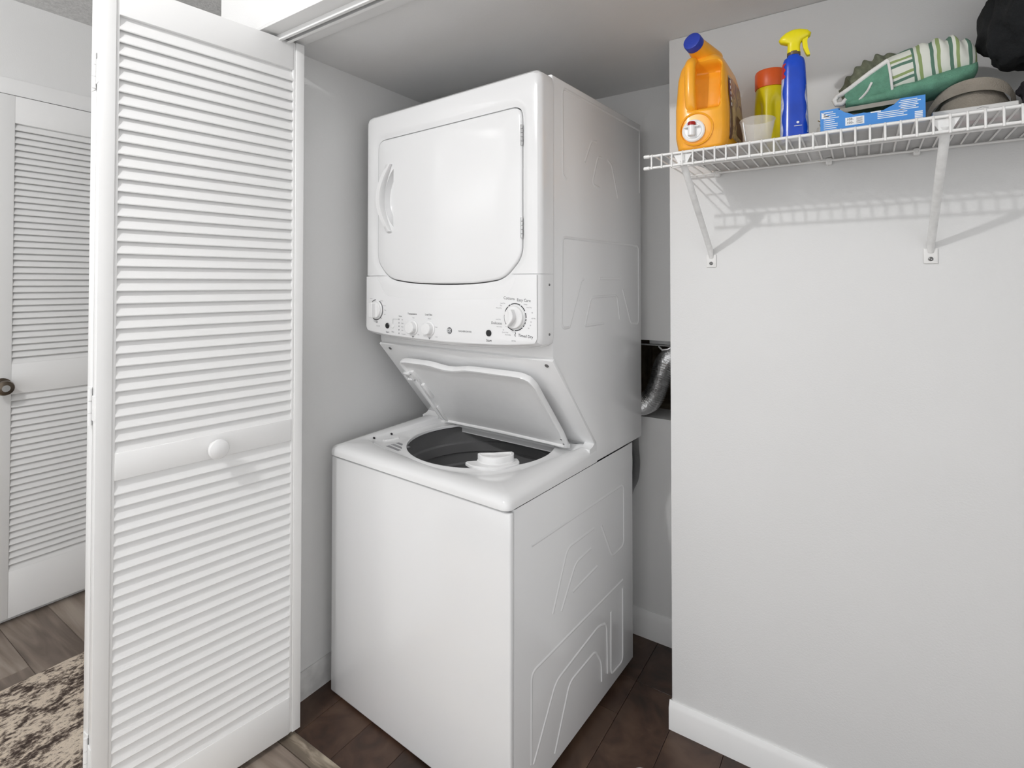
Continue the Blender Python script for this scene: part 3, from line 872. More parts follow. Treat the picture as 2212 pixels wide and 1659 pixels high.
# --- stamped lines on the right side sheets
def emboss(paths, rad=.018, rr=.0042):
    for p in paths:
        bm = nb()
        pts = [(U - .0015, q[0], q[1]) for q in rpath(p, rad)]
        tube(bm, pts, rr, 8, True, 1, 1)
        for v in bm.verts: v.co.x = (U - .0015) + (v.co.x - (U - .0015)) * .42
        finish(bm, 'stamped_rib', 'enamel_side', lc, smooth=60)
emboss([[(.786, 1.891), (.247, 1.889), (.25, 1.640), (.27, 1.630)], [(.786, 1.891), (.784, 1.66)],
        [(.377, 1.70), (.421, 1.775), (.455, 1.778)], [(.474, 1.634), (.424, 1.640), (.462, 1.733), (.49, 1.733)], [(.53, 1.735), (.557, 1.725), (.605, 1.62)],
        [(.284, 1.204), (.243, 1.203), (.246, 1.462), (.774, 1.466), (.772, 1.183), (.705, 1.190), (.64, 1.31)],
        [(.284, 1.204), (.355, 1.340), (.37, 1.345)], [(.47, 1.346), (.625, 1.346)], [(.376, 1.202), (.414, 1.288), (.598, 1.290), (.615, 1.21)], [(.376, 1.202), (.50, 1.203)]])
emboss([[(.093, .654), (.644, .646), (.643, .440), (.554, .437), (.478, .567)], [(.43, .575), (.272, .577), (.194, .430)], [(.238, .415), (.318, .516), (.41, .521)],
        [(.30, .44), (.45, .45)],
        [(.091, .10), (.093, .330), (.633, .326)], [(.633, .30), (.632, .055), (.544, .060), (.545, .263)],
        [(.102, .092), (.21, .238), (.46, .26), (.515, .24), (.52, .08)], [(.204, .048), (.283, .192), (.436, .195), (.478, .14), (.478, .08)]], rad=.022, rr=.0045)

# --- washer lid, standing open against the sloping panel
LT = Matrix(((1, 0, 0, 0), (0, -sd.y, sn.y, 0), (0, -sd.z, sn.z, 0), (0, 0, 0, 1)))
hinge_pt = Vector((0, .408, .826))
LT[1][3] = hinge_pt.y; LT[2][3] = hinge_pt.z      # local: (u, up the lid, out toward the room)
def wavy(u):
    t = (u - .24) / .20
    return -.014 * (math.sin(PI * t) ** 2 if 0 < t < 1 else 0)
lid_out = [(.140, 0), (.658, 0)] + [(.664, .06), (.664, .285), (.655, .312), (.632, .324)]
top = [(u / 100, .326 + wavy(u / 100)) for u in range(60, 12, -3)]
lid_out = lid_out + top + [(.116, .322), (.109, .305), (.115, .22)]
lctr = (.388, .16)
def ll(poly, w, g=0): return [LT @ Vector((p[0], p[1], w)) for p in polar(poly, lctr, NP, g)]
bm = nb()
loft(bm, [ll(lid_out, -.002), ll(lid_out, .002, .003), ll(lid_out, .014, .003), ll(lid_out, .018, .0005), ll(lid_out, .018, -.006), ll(lid_out, .015, -.0095)], True, False)
lid = finish(bm, 'washer_lid', 'enamel', lc, smooth=40)
bm = nb()
loft(bm, [ll(lid_out, .0155, -.009), ll(lid_out, .011, -.012), ll(lid_out, .0095, -.03)], False, True)
finish(bm, 'lid_liner', 'lid_under', lid, smooth=40)
# strike loop, damper block and slot on the lid's left side
def lbox(name, m, u0, u1, y0, y1, w0, w1, bev=.0015, rot=0, par=lid):
    bm = nb(); box(bm, u0, u1, y0, y1, w0, w1, bev, 2, T=LT); return finish(bm, name, m, par)
bm = nb()
for b4 in ((.098, .136, .232, .240), (.098, .136, .262, .270), (.098, .106, .232, .270), (.128, .136, .232, .270)):
    box(bm, b4[0], b4[1], b4[2], b4[3], .010, .024, .0015, 1, T=LT)
finish(bm, 'lid_strike', 'plastic', lid)
lbox('strike_base', 'plastic', .132, .150, .226, .276, .006, .018)
lbox('damper', 'plastic', .146, .162, .140, .212, .006, .020, .003)
lbox('lid_side_rail', 'enamel', .118, .140, .012, .232, .004, .020)
lbox('hinge_slot', 'plastic', .1455, .1490, .008, .090, .006, .0200, .0008)
for uu in (.140, .655):
    bm = nb(); tube(bm, [LT @ Vector((uu - .007, -.002, .006)), LT @ Vector((uu + .007, -.002, .006))], .007, 14); finish(bm, 'lid_hinge', 'plastic', lid)
for yy in (.022, .045):
    bm = nb(); lathe(bm, [(.0001, .0178), (.0032, .0178), (.003, .0190), (.0001, .0192)], 12, LT @ Matrix.Translation((.656, yy, 0))); finish(bm, 'screw', 'screw', lid)

# hoses at the back right
def corrugated(path, r, amp, name, m, par, pitch=.006, n=20):
    pts = []
    P_ = [Vector(p) for p in path]
    def cr(t):
        i = min(int(t), len(P_) - 2); f = t - i
        p0 = P_[max(i - 1, 0)]; p1 = P_[i]; p2 = P_[i + 1]; p3 = P_[min(i + 2, len(P_) - 1)]
        return .5 * ((2 * p1) + (p2 - p0) * f + (2 * p0 - 5 * p1 + 4 * p2 - p3) * f * f + (3 * p1 - p0 - 3 * p2 + p3) * f ** 3)
    ln = sum((b - a).length for a, b in zip(P_, P_[1:]))
    k = int(ln / pitch * 2)
    pts = [cr((len(P_) - 1) * i / k) for i in range(k + 1)]
    rs = [r + (amp if i % 2 else -amp) * (1 + .25 * noise.noise(Vector((i * .4, 0, 0)))) for i in range(k + 1)]
    bm = nb(); tube(bm, pts, rs, n); return finish(bm, name, m, par, smooth=60)
duct = corrugated([(.838, .945, 1.040), (.836, .90, 1.042), (.832, .845, 1.015), (.820, .818, .955), (.795, .812, .900), (.745, .838, .868), (.685, .86, .868)], .038, .0026, 'exhaust_duct', 'alu', None)
tag(duct, 'crinkled silver foil exhaust duct behind the dryer', 'duct')
dh = empty('drain_hose', (.742, .79, 0))
tag(dh, 'thin grey corrugated drain hose hanging behind the washer', 'hose')
corrugated([(.0, -.01, .80), (.0, -.005, .72), (.002, 0, .66), (-.006, .005, .60), (-.03, .01, .54), (-.06, .012, .40), (-.065, .012, .012)], .0125, .0012, 'hose_tube', 'greyhose', dh, .005, 12)
bm = nb(); lathe(bm, [(.0155, .775), (.0155, .805), (.011, .808), (.0001, .808)], 16, Matrix.Translation((0, -.01, 0)), True); finish(bm, 'hose_cuff', 'greyhose', dh)
vb = empty('vent_frame', (.80, YB - .004, 1.118))
tag(vb, 'bent galvanised metal strip above the exhaust duct', 'metal strip')
bm = nb(); box(bm, -.06, .125, -.012, .02, -.020, -.016, .001, 1); finish(bm, 'strip', 'galv', vb)
bm = nb(); box(bm, -.02, .125, .005, .02, -.016, .014, .001, 1); finish(bm, 'flange', 'galv', vb)
bm = nb(); tube(bm, [(.02, -.008, -.022), (.035, -.013, -.034), (.055, -.012, -.030), (.07, -.008, -.020)], .004, 8); finish(bm, 'tab', 'steel', vb)

# ================================================================== WIRE SHELF
ZS = 1.656; YF = .174
sh = empty('wire_shelf', (1.003, YW, 1.65))
tag(sh, 'white vinyl coated wire shelf on diagonal struts along the wall', 'shelf')
SX = 1.003
def sw_tube(name, pts, r, m='wire', n=8, par=sh):
    bm = nb(); tube(bm, [(p[0] - SX, p[1] - YW, p[2] - 1.65) for p in pts], r, n); return finish(bm, name, m, par, smooth=60)
XE = 2.296
sw_tube('front_rail', [(SX, YF, 1.6495), (XE, YF, 1.6495)], .0033)
sw_tube('front_rail', [(SX, YF - .001, 1.6200), (XE, YF - .001, 1.6200)], .0033)
sw_tube('back_rail', [(SX + .02, YW - .018, 1.6480), (XE, YW - .018, 1.6480)], .0030)
sw_tube('middle_rail', [(SX + .02, .325, 1.6480), (XE, .325, 1.6480)], .0026)
for zz in (1.6495, 1.6200):
    bm = nb(); lathe(bm, [(.0001, -.006), (.0042, -.004), (.0046, .006), (.0046, .010), (.0001, .010)], 12, Matrix.Translation((-.001, YF - YW - (0 if zz > 1.63 else .001), zz - 1.65)) @ Matrix.Rotation(PI / 2, 4, 'Y')); finish(bm, 'end_cap', 'wire', sh)
bm = nb()
tube(bm, [(0, -.016, .0028), (0, YF - YW + .004, .0028), (0, YF - YW - .002, .0015), (0, YF - YW - .0045, -.004), (0, YF - YW - .0047, -.034)], .0021, 8)
w0 = finish(bm, 'wire', 'wire', sh, smooth=60); w0.location = (.0155, 0, 0)
n = 1
while .0155 + .0251 * n < XE - SX:
    place(w0.data, 'wire', sh, (.0155 + .0251 * n, 0, 0)); n += 1
def bracket(xt, xf):
    top_ = (xt, YF + .006, 1.632); foot = (xf, YW - .006, 1.412)
    pts = [top_, (xt, YF + .012, 1.622), tuple(Vector(top_).lerp(Vector(foot), .5)), (xf, YW - .012, 1.425), (xf, YW - .004, 1.405)]
    bm = nb(); tube(bm, [(p[0] - SX, p[1] - YW, p[2] - 1.65) for p in pts], [.0085, .0085, .0085, .0082, .006], 14, True, 1, .75)
    b_ = finish(bm, 'strut', 'strut', sh, smooth=60)
    bm = nb(); box(bm, xf - .0135 - SX, xf + .0135 - SX, -.0045, -.0005, 1.378 - 1.65, 1.415 - 1.65, .0015, 2); finish(bm, 'foot_plate', 'wire', b_)
    bm = nb(); lathe(bm, [(.0001, 0), (.0052, 0), (.0048, .002), (.0025, .003), (.0001, .0022)], 14, Matrix.Translation((xf - SX, -.0044, 1.389 - 1.65)) @ Matrix.Rotation(PI / 2, 4, 'X')); finish(bm, 'screw', 'screw', b_)
    bm = nb()
    o2 = [(-.022, .006), (.022, .006), (.012, -.012), (.009, -.022), (-.009, -.022), (-.012, -.012)]
    prism(bm, o2, lambda a, b: (xt - SX + a, YF - YW + .004, 1.640 - 1.65 + b), lambda a, b: (xt - SX + a, YF - YW + .007, 1.640 - 1.65 + b)); finish(bm, 'hook', 'strut', b_)
bracket(1.093, 1.089); bracket(1.590, 1.590); bracket(2.12, 2.12)
for xc in (1.11, 1.385, 1.565, 1.86, 2.14):
    bm = nb(); box(bm, xc - .007 - SX, xc + .007 - SX, -.022, .0, -.012, .004, .003, 2)
    lathe(bm, [(.0001, 0), (.004, 0), (.003, .002), (.0001, .002)], 10, Matrix.Translation((xc - SX, -.022, -.004)) @ Matrix.Rotation(PI / 2, 4, 'X'))
    finish(bm, 'wall_clip', 'wire', sh)

bm = nb()
prism(bm, [(1.040, YF + .010), (2.28, YF + .010), (2.28, YW - .004), (1.100, YW - .004)], lambda a, b: (a, b, 1.6552), lambda a, b: (a, b, 1.6558))
o = finish(bm, 'shelf_liner', 'liner', smooth=0)
tag(o, 'thin frosted plastic liner sheet lying on the wire shelf', 'shelf liner')

# ================================================================== THINGS ON THE SHELF
def sstep(a, b, x):
    t = max(0, min(1, (x - a) / (b - a))); return t * t * (3 - 2 * t)
def interp(tab, z):
    for a, b in zip(tab, tab[1:]):
        if z <= b[0]:
            t = (z - a[0]) / (b[0] - a[0]); t = max(0, min(1, t))
            return [a[i] + (b[i] - a[i]) * t for i in range(1, len(a))]
    return list(tab[-1][1:])

# --- detergent jug (local origin: front bottom centre, x across, y depth)
jg = empty('detergent_jug', (1.128, .196, ZS), 0)
tag(jg, 'large orange detergent jug with blue cap and white push tap', 'jug')
JT = [(0, .052, .005, .200), (.006, .061, .0, .212), (.04, .067, -.004, .222), (.11, .067, -.003, .222), (.15, .064, 0, .220), (.185, .062, .004, .212), (.212, .056, .012, .192), (.232, .046, .024, .165), (.242, .034, .038, .135), (.245, .024, .05, .12)]
def jug_pt(a, z, off=0):
    hw, y0, y1 = interp(JT, z)
    ca, sa = math.cos(a), math.sin(a); e_ = .42
    px = math.copysign(abs(ca) ** e_, ca) * (hw + off); py = (y0 + y1) / 2 + math.copysign(abs(sa) ** e_, sa) * ((y1 - y0) / 2 + off)
    # hand-hole hollow in the front face
    if sa < 0:
        k = sstep(-.026, -.014, px) * (1 - sstep(.038, .050, px)) * sstep(.095, .112, z) * (1 - sstep(.200, .222, z))
        fr_ = sstep(.55, .9, -sa) if False else 1
        if py < (y0 + y1) / 2: py += .042 * k * sstep(.0, .35, -sa)
    return (px, py, z)
NZ, NA = 60, 128
bm = nb()
loft(bm, [[jug_pt(2 * PI * i / NA, .245 * j / NZ) for i in range(NA)] for j in range(NZ + 1)], True, True)
jb = finish(bm, 'jug_body', 'jug', jg, smooth=50)
bm = nb()
hpts = [(-.020, .03, .226), (-.020, .010, .222), (-.020, -.004, .206), (-.020, -.006, .17), (-.020, -.005, .13), (-.020, .002, .106), (-.020, .02, .094)]
tube(bm, rpath(hpts, .02), .0125, 14, True, 1.05, .9); finish(bm, 'jug_handle', 'jug', jg, smooth=60)
nk0 = Vector((.006, .085, .240)); nk1 = Vector((-.013, .000, .264))
bm = nb(); tube(bm, [nk0, nk0.lerp(nk1, .5), nk0.lerp(nk1, .8), nk1], [.034, .027, .0225, .0215], 24); finish(bm, 'jug_neck', 'jug', jg, smooth=60)
ax = (nk1 - nk0).normalized(); q = ax.to_track_quat('Z', 'Y').to_matrix().to_4x4()
bm = nb(); lathe(bm, [(.0205, -.012), (.0222, -.010), (.0224, .004), (.0212, .0085), (.018, .0095), (.0001, .0090)], 32, Matrix.Translation(nk1) @ q, True); finish(bm, 'cap', 'blue_cap', jg)
TP = Matrix.Translation((-.012, -.004, .046)) @ Matrix.Rotation(PI / 2, 4, 'X')
bm = nb(); lathe(bm, [(.041, -.004), (.041, .0015), (.0385, .003), (.0365, .0015), (.036, -.003)], 40, TP @ Matrix.Translation((.005, .004, 0))); finish(bm, 'tap_recess_ring', 'jug', jg)
bm = nb(); lathe(bm, [(.027, -.002), (.027, .004), (.0245, .006), (.0205, .005), (.0195, .0068), (.0001, .0072)], 36, TP); tp = finish(bm, 'tap', 'tap_white', jg)
bm = nb(); tube(bm, [TP @ Vector((-.002, .010, .012)), TP @ Vector((-.002, -.014, .013))], .0085, 18); finish(bm, 'spout', 'tap_white', tp)
bm = nb(); box(bm, -.020, .016, .006, .010, .006, .016, .0015, 2, T=TP); finish(bm, 'tap_wings', 'tap_white', tp)
bm = nb(); lathe(bm, [(.0095, 0), (.0095, .006), (.0075, .009), (.0001, .010)], 20, TP @ Matrix.Translation((-.002, .011, .010)) @ Matrix.Rotation(-PI / 2, 4, 'X')); finish(bm, 'push_button', 'red', tp)
# printed label wrapped on the right-hand side
bm = nb(); la = [-.62 + 1.24 * i / 30 for i in range(31)]
def ang(t): return math.copysign(abs(t) ** 1.6, t)
loft(bm, [[jug_pt(ang(a), .030 + .150 * j / 20, .0008) for a in la] for j in range(21)], closed=False)
lb = finish(bm, 'label', 'jug_label', jg, smooth=60)
bm = nb()
loft(bm, [[jug_pt(ang(-.60 + .16 * i / 6 + .05 * math.sin(j / 20 * PI * 2)), .024 + .150 * j / 20, .0014) for i in range(7)] for j in range(21)], closed=False)
finish(bm, 'label_band', 'plum', lb, smooth=60)
bm = nb()
for j in range(5):
    loft(bm, [[jug_pt(ang(-.54 + .07 * i / 3), .105 + .014 * j + .008 * k_, .002) for i in range(4)] for k_ in range(2)], closed=False)
finish(bm, 'label_lettering', 'white_print', lb)
bm = nb()
loft(bm, [[jug_pt(ang(-.05 + .45 * i / 8), .045 + .05 * j / 8, .0014) for i in range(9)] for j in range(9)], closed=False); finish(bm, 'label_panel', 'plum', lb, smooth=60)

# --- measuring cup
cupo = empty('measuring_cup', (1.252, .232, ZS))
tag(cupo, 'small milky translucent measuring cup in front of the yellow bottle', 'cup')
bm = nb(); lathe(bm, [(.0001, .001), (.0265, .001), (.0275, .003), (.0378, .056), (.0392, .058), (.0378, .0600), (.0362, .057), (.0262, .0045), (.0001, .0035)], 44); finish(bm, 'cup_wall', 'cup', cupo, smooth=60)
bm = nb(); tube(bm, [(-.022 * 1, -.0205, .008), (-.0268, -.0250, .052)], .0012, 6); finish(bm, 'scale_mark', 'white_print', cupo)

# --- yellow bottle with an orange lid
yb = empty('yellow_bottle', (1.258, .405, ZS))
tag(yb, 'yellow plastic bottle with a wide orange lid between jug and spray bottle', 'bottle')
YT = [(0, .036), (.004, .0395), (.05, .041), (.10, .0405), (.14, .0385), (.165, .0365), (.180, .0355), (.186, .034)]
def yb_pt(a, z):
    r = interp(YT, z)[0]
    dent = sstep(.04, .09, z) * (1 - sstep(.13, .165, z))
    d1 = math.exp(-((a + 1.05) / .36) ** 2) + math.exp(-((a + 2.35) / .36) ** 2)
    r -= .010 * dent * min(1, d1)
    return (r * math.cos(a), r * math.sin(a), z)
bm = nb(); loft(bm, [[yb_pt(-PI + 2 * PI * i / 64, .186 * j / 30) for i in range(64)] for j in range(31)], True, True); finish(bm, 'bottle_body', 'yellow', yb, smooth=60)
bm = nb(); lathe(bm, [(.0368, .184), (.0375, .186), (.0372, .224), (.035, .229), (.026, .2295), (.022, .226), (.0001, .2255)], 40, None, True); finish(bm, 'bottle_lid', 'orange_lid', yb)

# --- trigger spray bottle
sb = empty('spray_bottle', (1.326, .262, ZS), .15)
tag(sb, 'blue spray bottle with a bright yellow trigger head', 'spray bottle')
SBT = [(0, .026, .018), (.003, .0295, .021), (.03, .0290, .0205), (.07, .0275, .0195), (.11, .0262, .0185), (.15, .0252, .018), (.18, .0240, .0175), (.195, .0215, .016), (.200, .0135, .0135), (.206, .0125, .0125)]
def sb_pt(a, z, off=0):
    rx, ry = interp(SBT, z); ca, sa = math.cos(a), math.sin(a); e_ = .8
    return (math.copysign(abs(ca) ** e_, ca) * (rx + off), math.copysign(abs(sa) ** e_, sa) * (ry + off), z)
bm = nb(); loft(bm, [[sb_pt(2 * PI * i / 48, .206 * j / 40) for i in range(48)] for j in range(41)], True, True); finish(bm, 'bottle_body', 'spray_blue', sb, smooth=60)
for nm, mm, a0, a1, z0, z1 in (('side_label', 'spray_label', 2.5, 3.75, .012, .150), ('side_label', 'spray_label', -.65, -.05, .02, .13), ('red_flash', 'spray_red', 3.0, 3.9, .150, .185)):
    bm = nb(); loft(bm, [[sb_pt(a0 + (a1 - a0) * i / 16 + .12 * math.sin(j * .9), z0 + (z1 - z0) * j / 16, .0006) for i in range(17)] for j in range(17)], closed=False); finish(bm, nm, mm, sb, smooth=60)
bm = nb(); lathe(bm, [(.028, 0), (.0298, .0005), (.0298, .006), (.029, .0075)], 40); [setattr(v, 'co', Vector((v.co.x * 1.02, v.co.y * .74, v.co.z))) for v in bm.verts]; finish(bm, 'base_rim', 'tap_white', sb)
bm = nb()
TF = Matrix.Translation((.006, -.0215, .043)) @ Matrix.Rotation(PI / 2, 4, 'X')
lathe(bm, [(.0028, 0), (.0028, .0008), (.0001, .0008)], 18, TF); box(bm, -.0075, .0085, -.0085, -.0072, 0, .0006, T=TF)
finish(bm, 'logo_print', 'white_print', sb)
bm = nb(); lathe(bm, [(.0001, .204), (.0140, .204), (.0140, .212), (.0001, .212)], 28); finish(bm, 'neck_ring', 'neck_brown', sb)
bm = nb()
hd = [[-.014, .014, .210, .013], [-.013, .013, .222, .0125], [-.0125, .0145, .232, .0125], [-.028, .020, .238, .013], [-.031, .034, .244, .0135], [-.027, .036, .251, .0130], [-.018, .030, .258, .012], [-.008, .018, .2625, .009], [0, .008, .2640, .004]]
loft(bm, [[(lambda a_: ((x0 + x1) / 2 + (x1 - x0) / 2 * math.copysign(abs(math.cos(a_)) ** .7, math.cos(a_)), w_ * math.copysign(abs(math.sin(a_)) ** .7, math.sin(a_)), z_))(2 * PI * i / 32) for i in range(32)] for x0, x1, z_, w_ in hd], True, True)
th_ = finish(bm, 'trigger_head', 'yellow_head', sb, smooth=50)
bm = nb()
loft(bm, [[(x_ - w_, -.006, z_), (x_ + w_, -.006, z_), (x_ + w_, .006, z_), (x_ - w_, .006, z_)] for x_, z_, w_ in ((.024, .246, .006), (.0225, .232, .005), (.024, .218, .0045), (.028, .206, .004), (.030, .200, .003))], True, True)
finish(bm, 'trigger', 'yellow_head', th_, smooth=50)

# --- torn-open blue carton
bx = empty('blue_carton', (1.472, .222, ZS))
tag(bx, 'bright blue cardboard carton torn open along its top', 'box')
hw, dp, ht = .0915, .165, .055
front = [(-hw, 0), (hw, 0), (hw, ht), (.052, ht), (.046, .050), (.040, .044), (.030, .040), (.022, .036), (.010, .0365), (-.006, .0355), (-.012, .037), (-.030, .0355), (-.037, .040), (-.045, .043), (-.052, .049), (-.060, ht - .001), (-hw, ht)]
bm = nb(); prism(bm, front, lambda a, b: (a, 0, b), lambda a, b: (a, .0012, b)); finish(bm, 'front_wall', 'box_blue', bx, smooth=0)
bm = nb(); box(bm, -hw, -hw + .0012, .0012, dp, 0, ht); finish(bm, 'side_wall', 'box_blue', bx)
bm = nb(); box(bm, hw - .0012, hw, .0012, dp, 0, ht); finish(bm, 'side_wall', 'box_blue', bx)
bm = nb(); box(bm, -hw, hw, dp - .0012, dp, 0, ht); finish(bm, 'rear_wall', 'box_in', bx)
bm = nb(); box(bm, -hw + .0012, hw - .0012, .0012, dp - .0012, .001, .0022); finish(bm, 'inside_floor', 'box_in', bx)
bm = nb(); box(bm, -hw + .0004, hw - .0004, .0004, dp - .0004, 0, .001); finish(bm, 'base', 'carton_base', bx)
bm = nb()
loft(bm, [[(a, .026 + .010 * t, .052 + .012 * t + .002 * (a / hw)) for a in (-.075, -.03, .02, .060)] for t in (0, .5, 1)], closed=False)
loft(bm, [[(a, .0274 + .010 * t, .052 + .012 * t + .002 * (a / hw)) for a in (.060, .02, -.03, -.075)] for t in (0, .5, 1)], closed=False)
finish(bm, 'torn_flap', 'box_flap', bx)
bm = nb(); box(bm, .05, hw, .0012, dp, ht - .0012, ht); finish(bm, 'top_flap', 'box_blue', bx)
bm = nb(); box(bm, -hw, -.055, .0012, dp, ht - .0012, ht); finish(bm, 'top_flap', 'box_blue', bx)
bm = nb(); rnd = random.Random(3)
def bar(x0, x1, z, h_=.0016): box(bm, x0, x1, -.0004, .0002, z, z + h_)
for i in range(11):
    z = .004 + .0044 * i
    if z < .036 or True: bar(-.085, -.085 + rnd.uniform(.020, .030) * (1 if z < .046 else .6), z)
for i in range(4): bar(.012, .062 - .006 * (i % 2), .019 + .0038 * i)
for i in range(6): bar(.048 + .003 * (i % 2), .086 - rnd.uniform(0, .012), .031 + .0036 * i)
for i in range(5): bar(.074, .087, .008 + .0034 * i, .0022)
bar(.000, .018, .0335, .0026)
prism(bm, [(-.089, .050), (-.089, .036), (-.072, .038)], lambda a, b: (a, -.0004, b), lambda a, b: (a, .0002, b))
box(bm, -.045, -.011, -.0003, .0002, .014, .031)
finish(bm, 'carton_print', 'white_print', bx, smooth=0)
bm = nb()
for zz in (.0265, .0190): text_mesh(bm, '100-', .0072, Matrix.Translation((-.036, -.0007, zz)) @ Matrix.Rotation(PI / 2, 4, 'X'))
for i in range(6): box(bm, -.025, -.014, -.0006, -.0002, .0165 + .0022 * i, .0172 + .0022 * i)
finish(bm, 'sticker_lettering', 'print', bx, smooth=0)

# --- flat white carton with a maroon stripe
wb = empty('white_carton', (1.648, .300, ZS))
tag(wb, 'flat white cardboard carton with a maroon stripe along its foot', 'box')
bm = nb(); box(bm, -.067, .067, 0, .150, 0, .037, .0012, 1); finish(bm, 'carton_body', 'carton_white', wb)
bm = nb(); box(bm, -.0672, .0672, -.0004, .150, .0008, .0085); finish(bm, 'stripe', 'maroon', wb)
bm = nb()
text_mesh(bm, 'E L E R T O P T', .0082, Matrix.Translation((.012, -.0006, .0225)) @ Matrix.Rotation(PI / 2, 4, 'X'))
text_mesh(bm, 'protector', .0050, Matrix.Translation((.016, -.0006, .0150)) @ Matrix.Rotation(PI / 2, 4, 'X'))
tube(bm, [(.004, -.0004, .031), (.012, -.0004, .0335), (.022, -.0004, .031)], .0004, 4)
finish(bm, 'carton_lettering', 'print_grey', wb, smooth=0)

# --- white paper rolls standing behind the carton
bm = nb()
lathe(bm, [(.0001, .001), (.004, .001), (.005, .0), (.0105, .0), (.0125, .003), (.0128, .012), (.0125, .066), (.011, .072), (.006, .0725), (.005, .066), (.0001, .066)], 24)
rmesh = None
r0 = finish(bm, 'paper_roll', 'paper', smooth=50)
r0.location = (1.372, .437, ZS)
tag(r0, 'small white paper roll in the row behind the blue carton', 'paper roll', 'paper rolls behind the carton')
for i in range(1, 8):
    o = r0.copy(); COL.objects.link(o); o.location = (1.372 + .0266 * i, .437 + .003 * math.sin(i * 2.1), ZS); o.rotation_euler = (0, 0, i * 1.3)

# --- tan bristle brush head lying on the rolls
bm = nb(); rnd = random.Random(5)
for i in range(60):
    x = rnd.uniform(-.03, .03); y_ = rnd.uniform(-.008, .008)
    tube(bm, [(x, y_, .002 + rnd.uniform(0, .006)), (x + rnd.uniform(-.012, .012), y_ - .005, .006 + rnd.uniform(0, .010))], .0012, 4)
box(bm, -.034, .034, -.008, .012, -.001, .004, .001, 1)
o = finish(bm, 'bristle_brush', 'straw'); o.location = (1.402, .425, ZS + .0735)
tag(o, 'tan bristle brush lying on the paper rolls', 'brush')

# --- folded striped velour piece (local x along its length)
st = empty('striped_towel', (1.418, .345, 1.741))
tag(st, 'folded green and white striped velour towel with white piping', 'towel')
st.rotation_euler = (0, -.10, .03)
ST_T = [(0, .0, .030, .022), (.02, -.006, .040, .032), (.06, -.016, .066, .045), (.10, -.020, .088, .052), (.14, -.020, .096, .054), (.18, -.016, .098, .054), (.21, -.010, .094, .050), (.232, -.002, .082, .042), (.242, .010, .066, .030)]
def st_sec(x, z0f, z1f, ripple=0, grow=0):
    z0, z1, d_ = interp(ST_T, x)
    lo = z0 + (z1 - z0) * z0f; hi = z0 + (z1 - z0) * z1f
    out_ = []
    for i in range(40):
        a = 2 * PI * i / 40; ca, sa = math.cos(a), math.sin(a)
        yy = math.copysign(abs(ca) ** .75, ca) * (d_ + grow); zz_ = (lo + hi) / 2 + math.copysign(abs(sa) ** .8, sa) * ((hi - lo) / 2 + grow)
        rp_ = ripple * math.sin(x * 240 + 2 * math.sin(a)) * sstep(.12, .2, x) * (1 if sa > -.3 else .2)
        out_.append((x, yy * (1 + rp_ * 4), zz_ + rp_ * .5 * (1 if sa > 0 else 0) + .002 * noise.noise(Vector((x * 40, a * 2, 1)))))
    return out_
def st_pt(x, a, z0f, z1f, grow=0):
    z0, z1, d_ = interp(ST_T, x); lo = z0 + (z1 - z0) * z0f; hi = z0 + (z1 - z0) * z1f
    ca, sa = math.cos(a), math.sin(a)
    return (x, math.copysign(abs(ca) ** .75, ca) * (d_ + grow), (lo + hi) / 2 + math.copysign(abs(sa) ** .8, sa) * ((hi - lo) / 2 + grow))
bm = nb(); xs = [.242 * i / 60 for i in range(61)]
loft(bm, [st_sec(.02 + x * .92, .16, 1.0, .010) for x in xs], True, True); finish(bm, 'striped_fold', 'stripes', st, smooth=60)
bm = nb(); loft(bm, [st_sec(.012 + x * .95, .0, .30, 0, .003) for x in xs], True, True); finish(bm, 'green_fold', 'green', st, smooth=60)
bm = nb(); loft(bm, [st_sec(.008 + .085 * i / 16, .02, .97, 0, .003) for i in range(17)], True, True); finish(bm, 'green_cuff', 'green', st, smooth=60)
bm = nb()
pp = [st_pt(.095 - .09 * i / 10, PI - .75, .02, .97, .004) for i in range(11)]
pp += [(-.006, -.012, .030), (-.013, -.013, .021), (-.010, -.014, .011), (.002, -.018, .008), (.012, -.026, .015)]
tube(bm, pp, .0058, 10); finish(bm, 'piping', 'piping', st, smooth=60)
bm = nb(); tube(bm, [st_pt(.094, PI - .75 + 1.5 * i / 8, .02, .97, .0035) for i in range(9)], .0026, 6); finish(bm, 'seam_piping', 'piping', st, smooth=60)
bm = nb(); tube(bm, [st_pt(.060 - .034 * i / 8, PI - .1 + .75 * i / 8, .02, .97, .0035) for i in range(9)], .0026, 6); finish(bm, 'seam_piping', 'piping', st, smooth=60)
# --- second rolled cloth behind it
o = empty('rolled_cloth', (1.462, .438, 1.736)); o.rotation_euler = (0, -.38, 0)
tag(o, 'dull olive rolled cloth lying behind the striped towel', 'cloth')
bm = nb()
def rr_(x): return (.034 + .0025 * math.sin(x * 260)) * max(.25, math.sin(PI * (x + .03) / .18)) ** .6
loft(bm, [[(x, rr_(x) * math.cos(2 * PI * i / 28), .066 + 1.85 * rr_(x) * (1 + .04 * math.sin(x * 150 + i)) * math.sin(2 * PI * i / 28)) for i in range(28)] for x in [-.02 + .16 * j / 60 for j in range(61)]], True, True)
finish(bm, 'roll', 'green_dull', o, smooth=60)

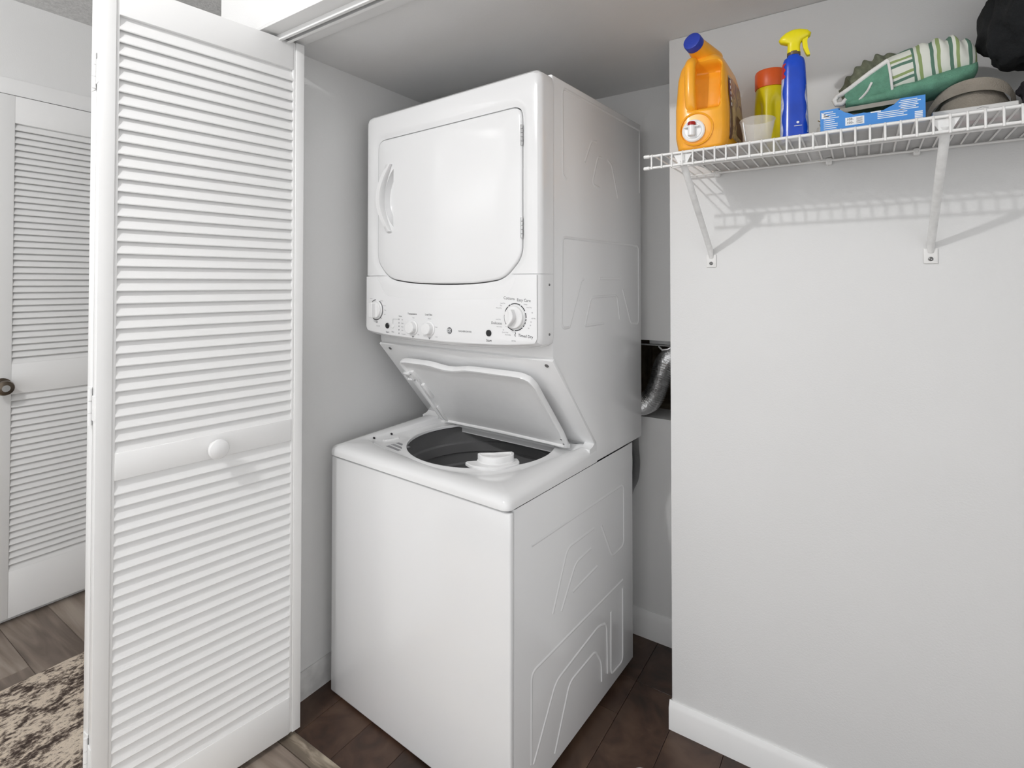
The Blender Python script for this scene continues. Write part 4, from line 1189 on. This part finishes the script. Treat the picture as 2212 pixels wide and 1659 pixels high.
# --- grey felt hat lying on the white carton
ht_ = empty('felt_hat', (1.650, .375, ZS + .037))
tag(ht_, 'crumpled grey felt hat lying on the white carton', 'hat')
bm = nb()
def hatpt(a, t):
    r = (1 - t ** 2.2) ** .5 if t < 1 else 0
    w_ = 1 + .07 * math.sin(3 * a + 1) + .05 * noise.noise(Vector((math.cos(a) * 2, math.sin(a) * 2, t * 3)))
    return (.062 * r * w_ * math.cos(a), .060 * r * w_ * math.sin(a), .066 * t * (1 + .12 * math.cos(a - .4)))
loft(bm, [[hatpt(2 * PI * i / 48, j / 20 * .995) for i in range(48)] for j in range(21)], True, True); finish(bm, 'crown', 'felt', ht_, smooth=60)
bm = nb()
bl = []
for i in range(61):
    a = PI * 1.02 + PI * .96 * i / 60
    w_ = .012 * math.sin(2 * a)
    bl.append([(.0655 * math.cos(a), .066 * math.sin(a), .004 + .040 * abs(math.sin((a - PI))) ** .7 + .002), (.070 * math.cos(a), .0745 * math.sin(a), .006 + .052 * abs(math.sin(a - PI)) ** .7), (.0735 * math.cos(a), .074 * math.sin(a), .003 + .046 * abs(math.sin(a - PI)) ** .7), (.068 * math.cos(a), .066 * math.sin(a), .0 + .034 * abs(math.sin(a - PI)) ** .7)])
loft(bm, bl, True, True); finish(bm, 'brim', 'felt', ht_, smooth=60)

# --- dark clothes piled at the right
def lump(name, m, loc, rx, ry, rz, amp, seed, par=None, flat=.0):
    bm = nb(); bmesh.ops.create_icosphere(bm, subdivisions=5, radius=1)
    for v in bm.verts:
        p = v.co.copy(); d_ = 1 + amp * noise.noise(p * 1.7 + Vector((seed, 0, 0))) + amp * .5 * noise.noise(p * 4 + Vector((0, seed, 0)))
        sq = Vector((math.copysign(abs(p.x) ** .82, p.x), math.copysign(abs(p.y) ** .82, p.y), math.copysign(abs(p.z) ** .78, p.z)))
        v.co = Vector((sq.x * rx * d_, sq.y * ry * d_, max(-rz, sq.z * rz * d_)))
    o = finish(bm, name, m, par, smooth=80); o.location = loc; return o
o = lump('dark_cloth', 'felt_dark', (1.795, .340, ZS + .056), .072, .085, .056, .25, 3)
tag(o, 'dark grey folded cloth at the foot of the black cloth', 'cloth')
o = lump('black_cloth', 'blackcloth', (1.755, .335, ZS + .120 + .098), .088, .085, .104, .30, 9)
tag(o, 'bulky black cloth piled on the dark grey cloth', 'cloth')

# small white object on the closet floor
bm = nb(); lathe(bm, [(.0001, 0), (.024, 0), (.027, .004), (.0265, .012), (.022, .019), (.012, .0235), (.0001, .0245)], 32)
for v in bm.verts: v.co.y *= .8; v.co.x += .003 * math.sin(v.co.y * 90)
o = finish(bm, 'plastic_cap', 'tap_white', smooth=60); o.location = (.952, .268, 0)
tag(o, 'small rounded white plastic cap on the dark closet floor', 'cap')
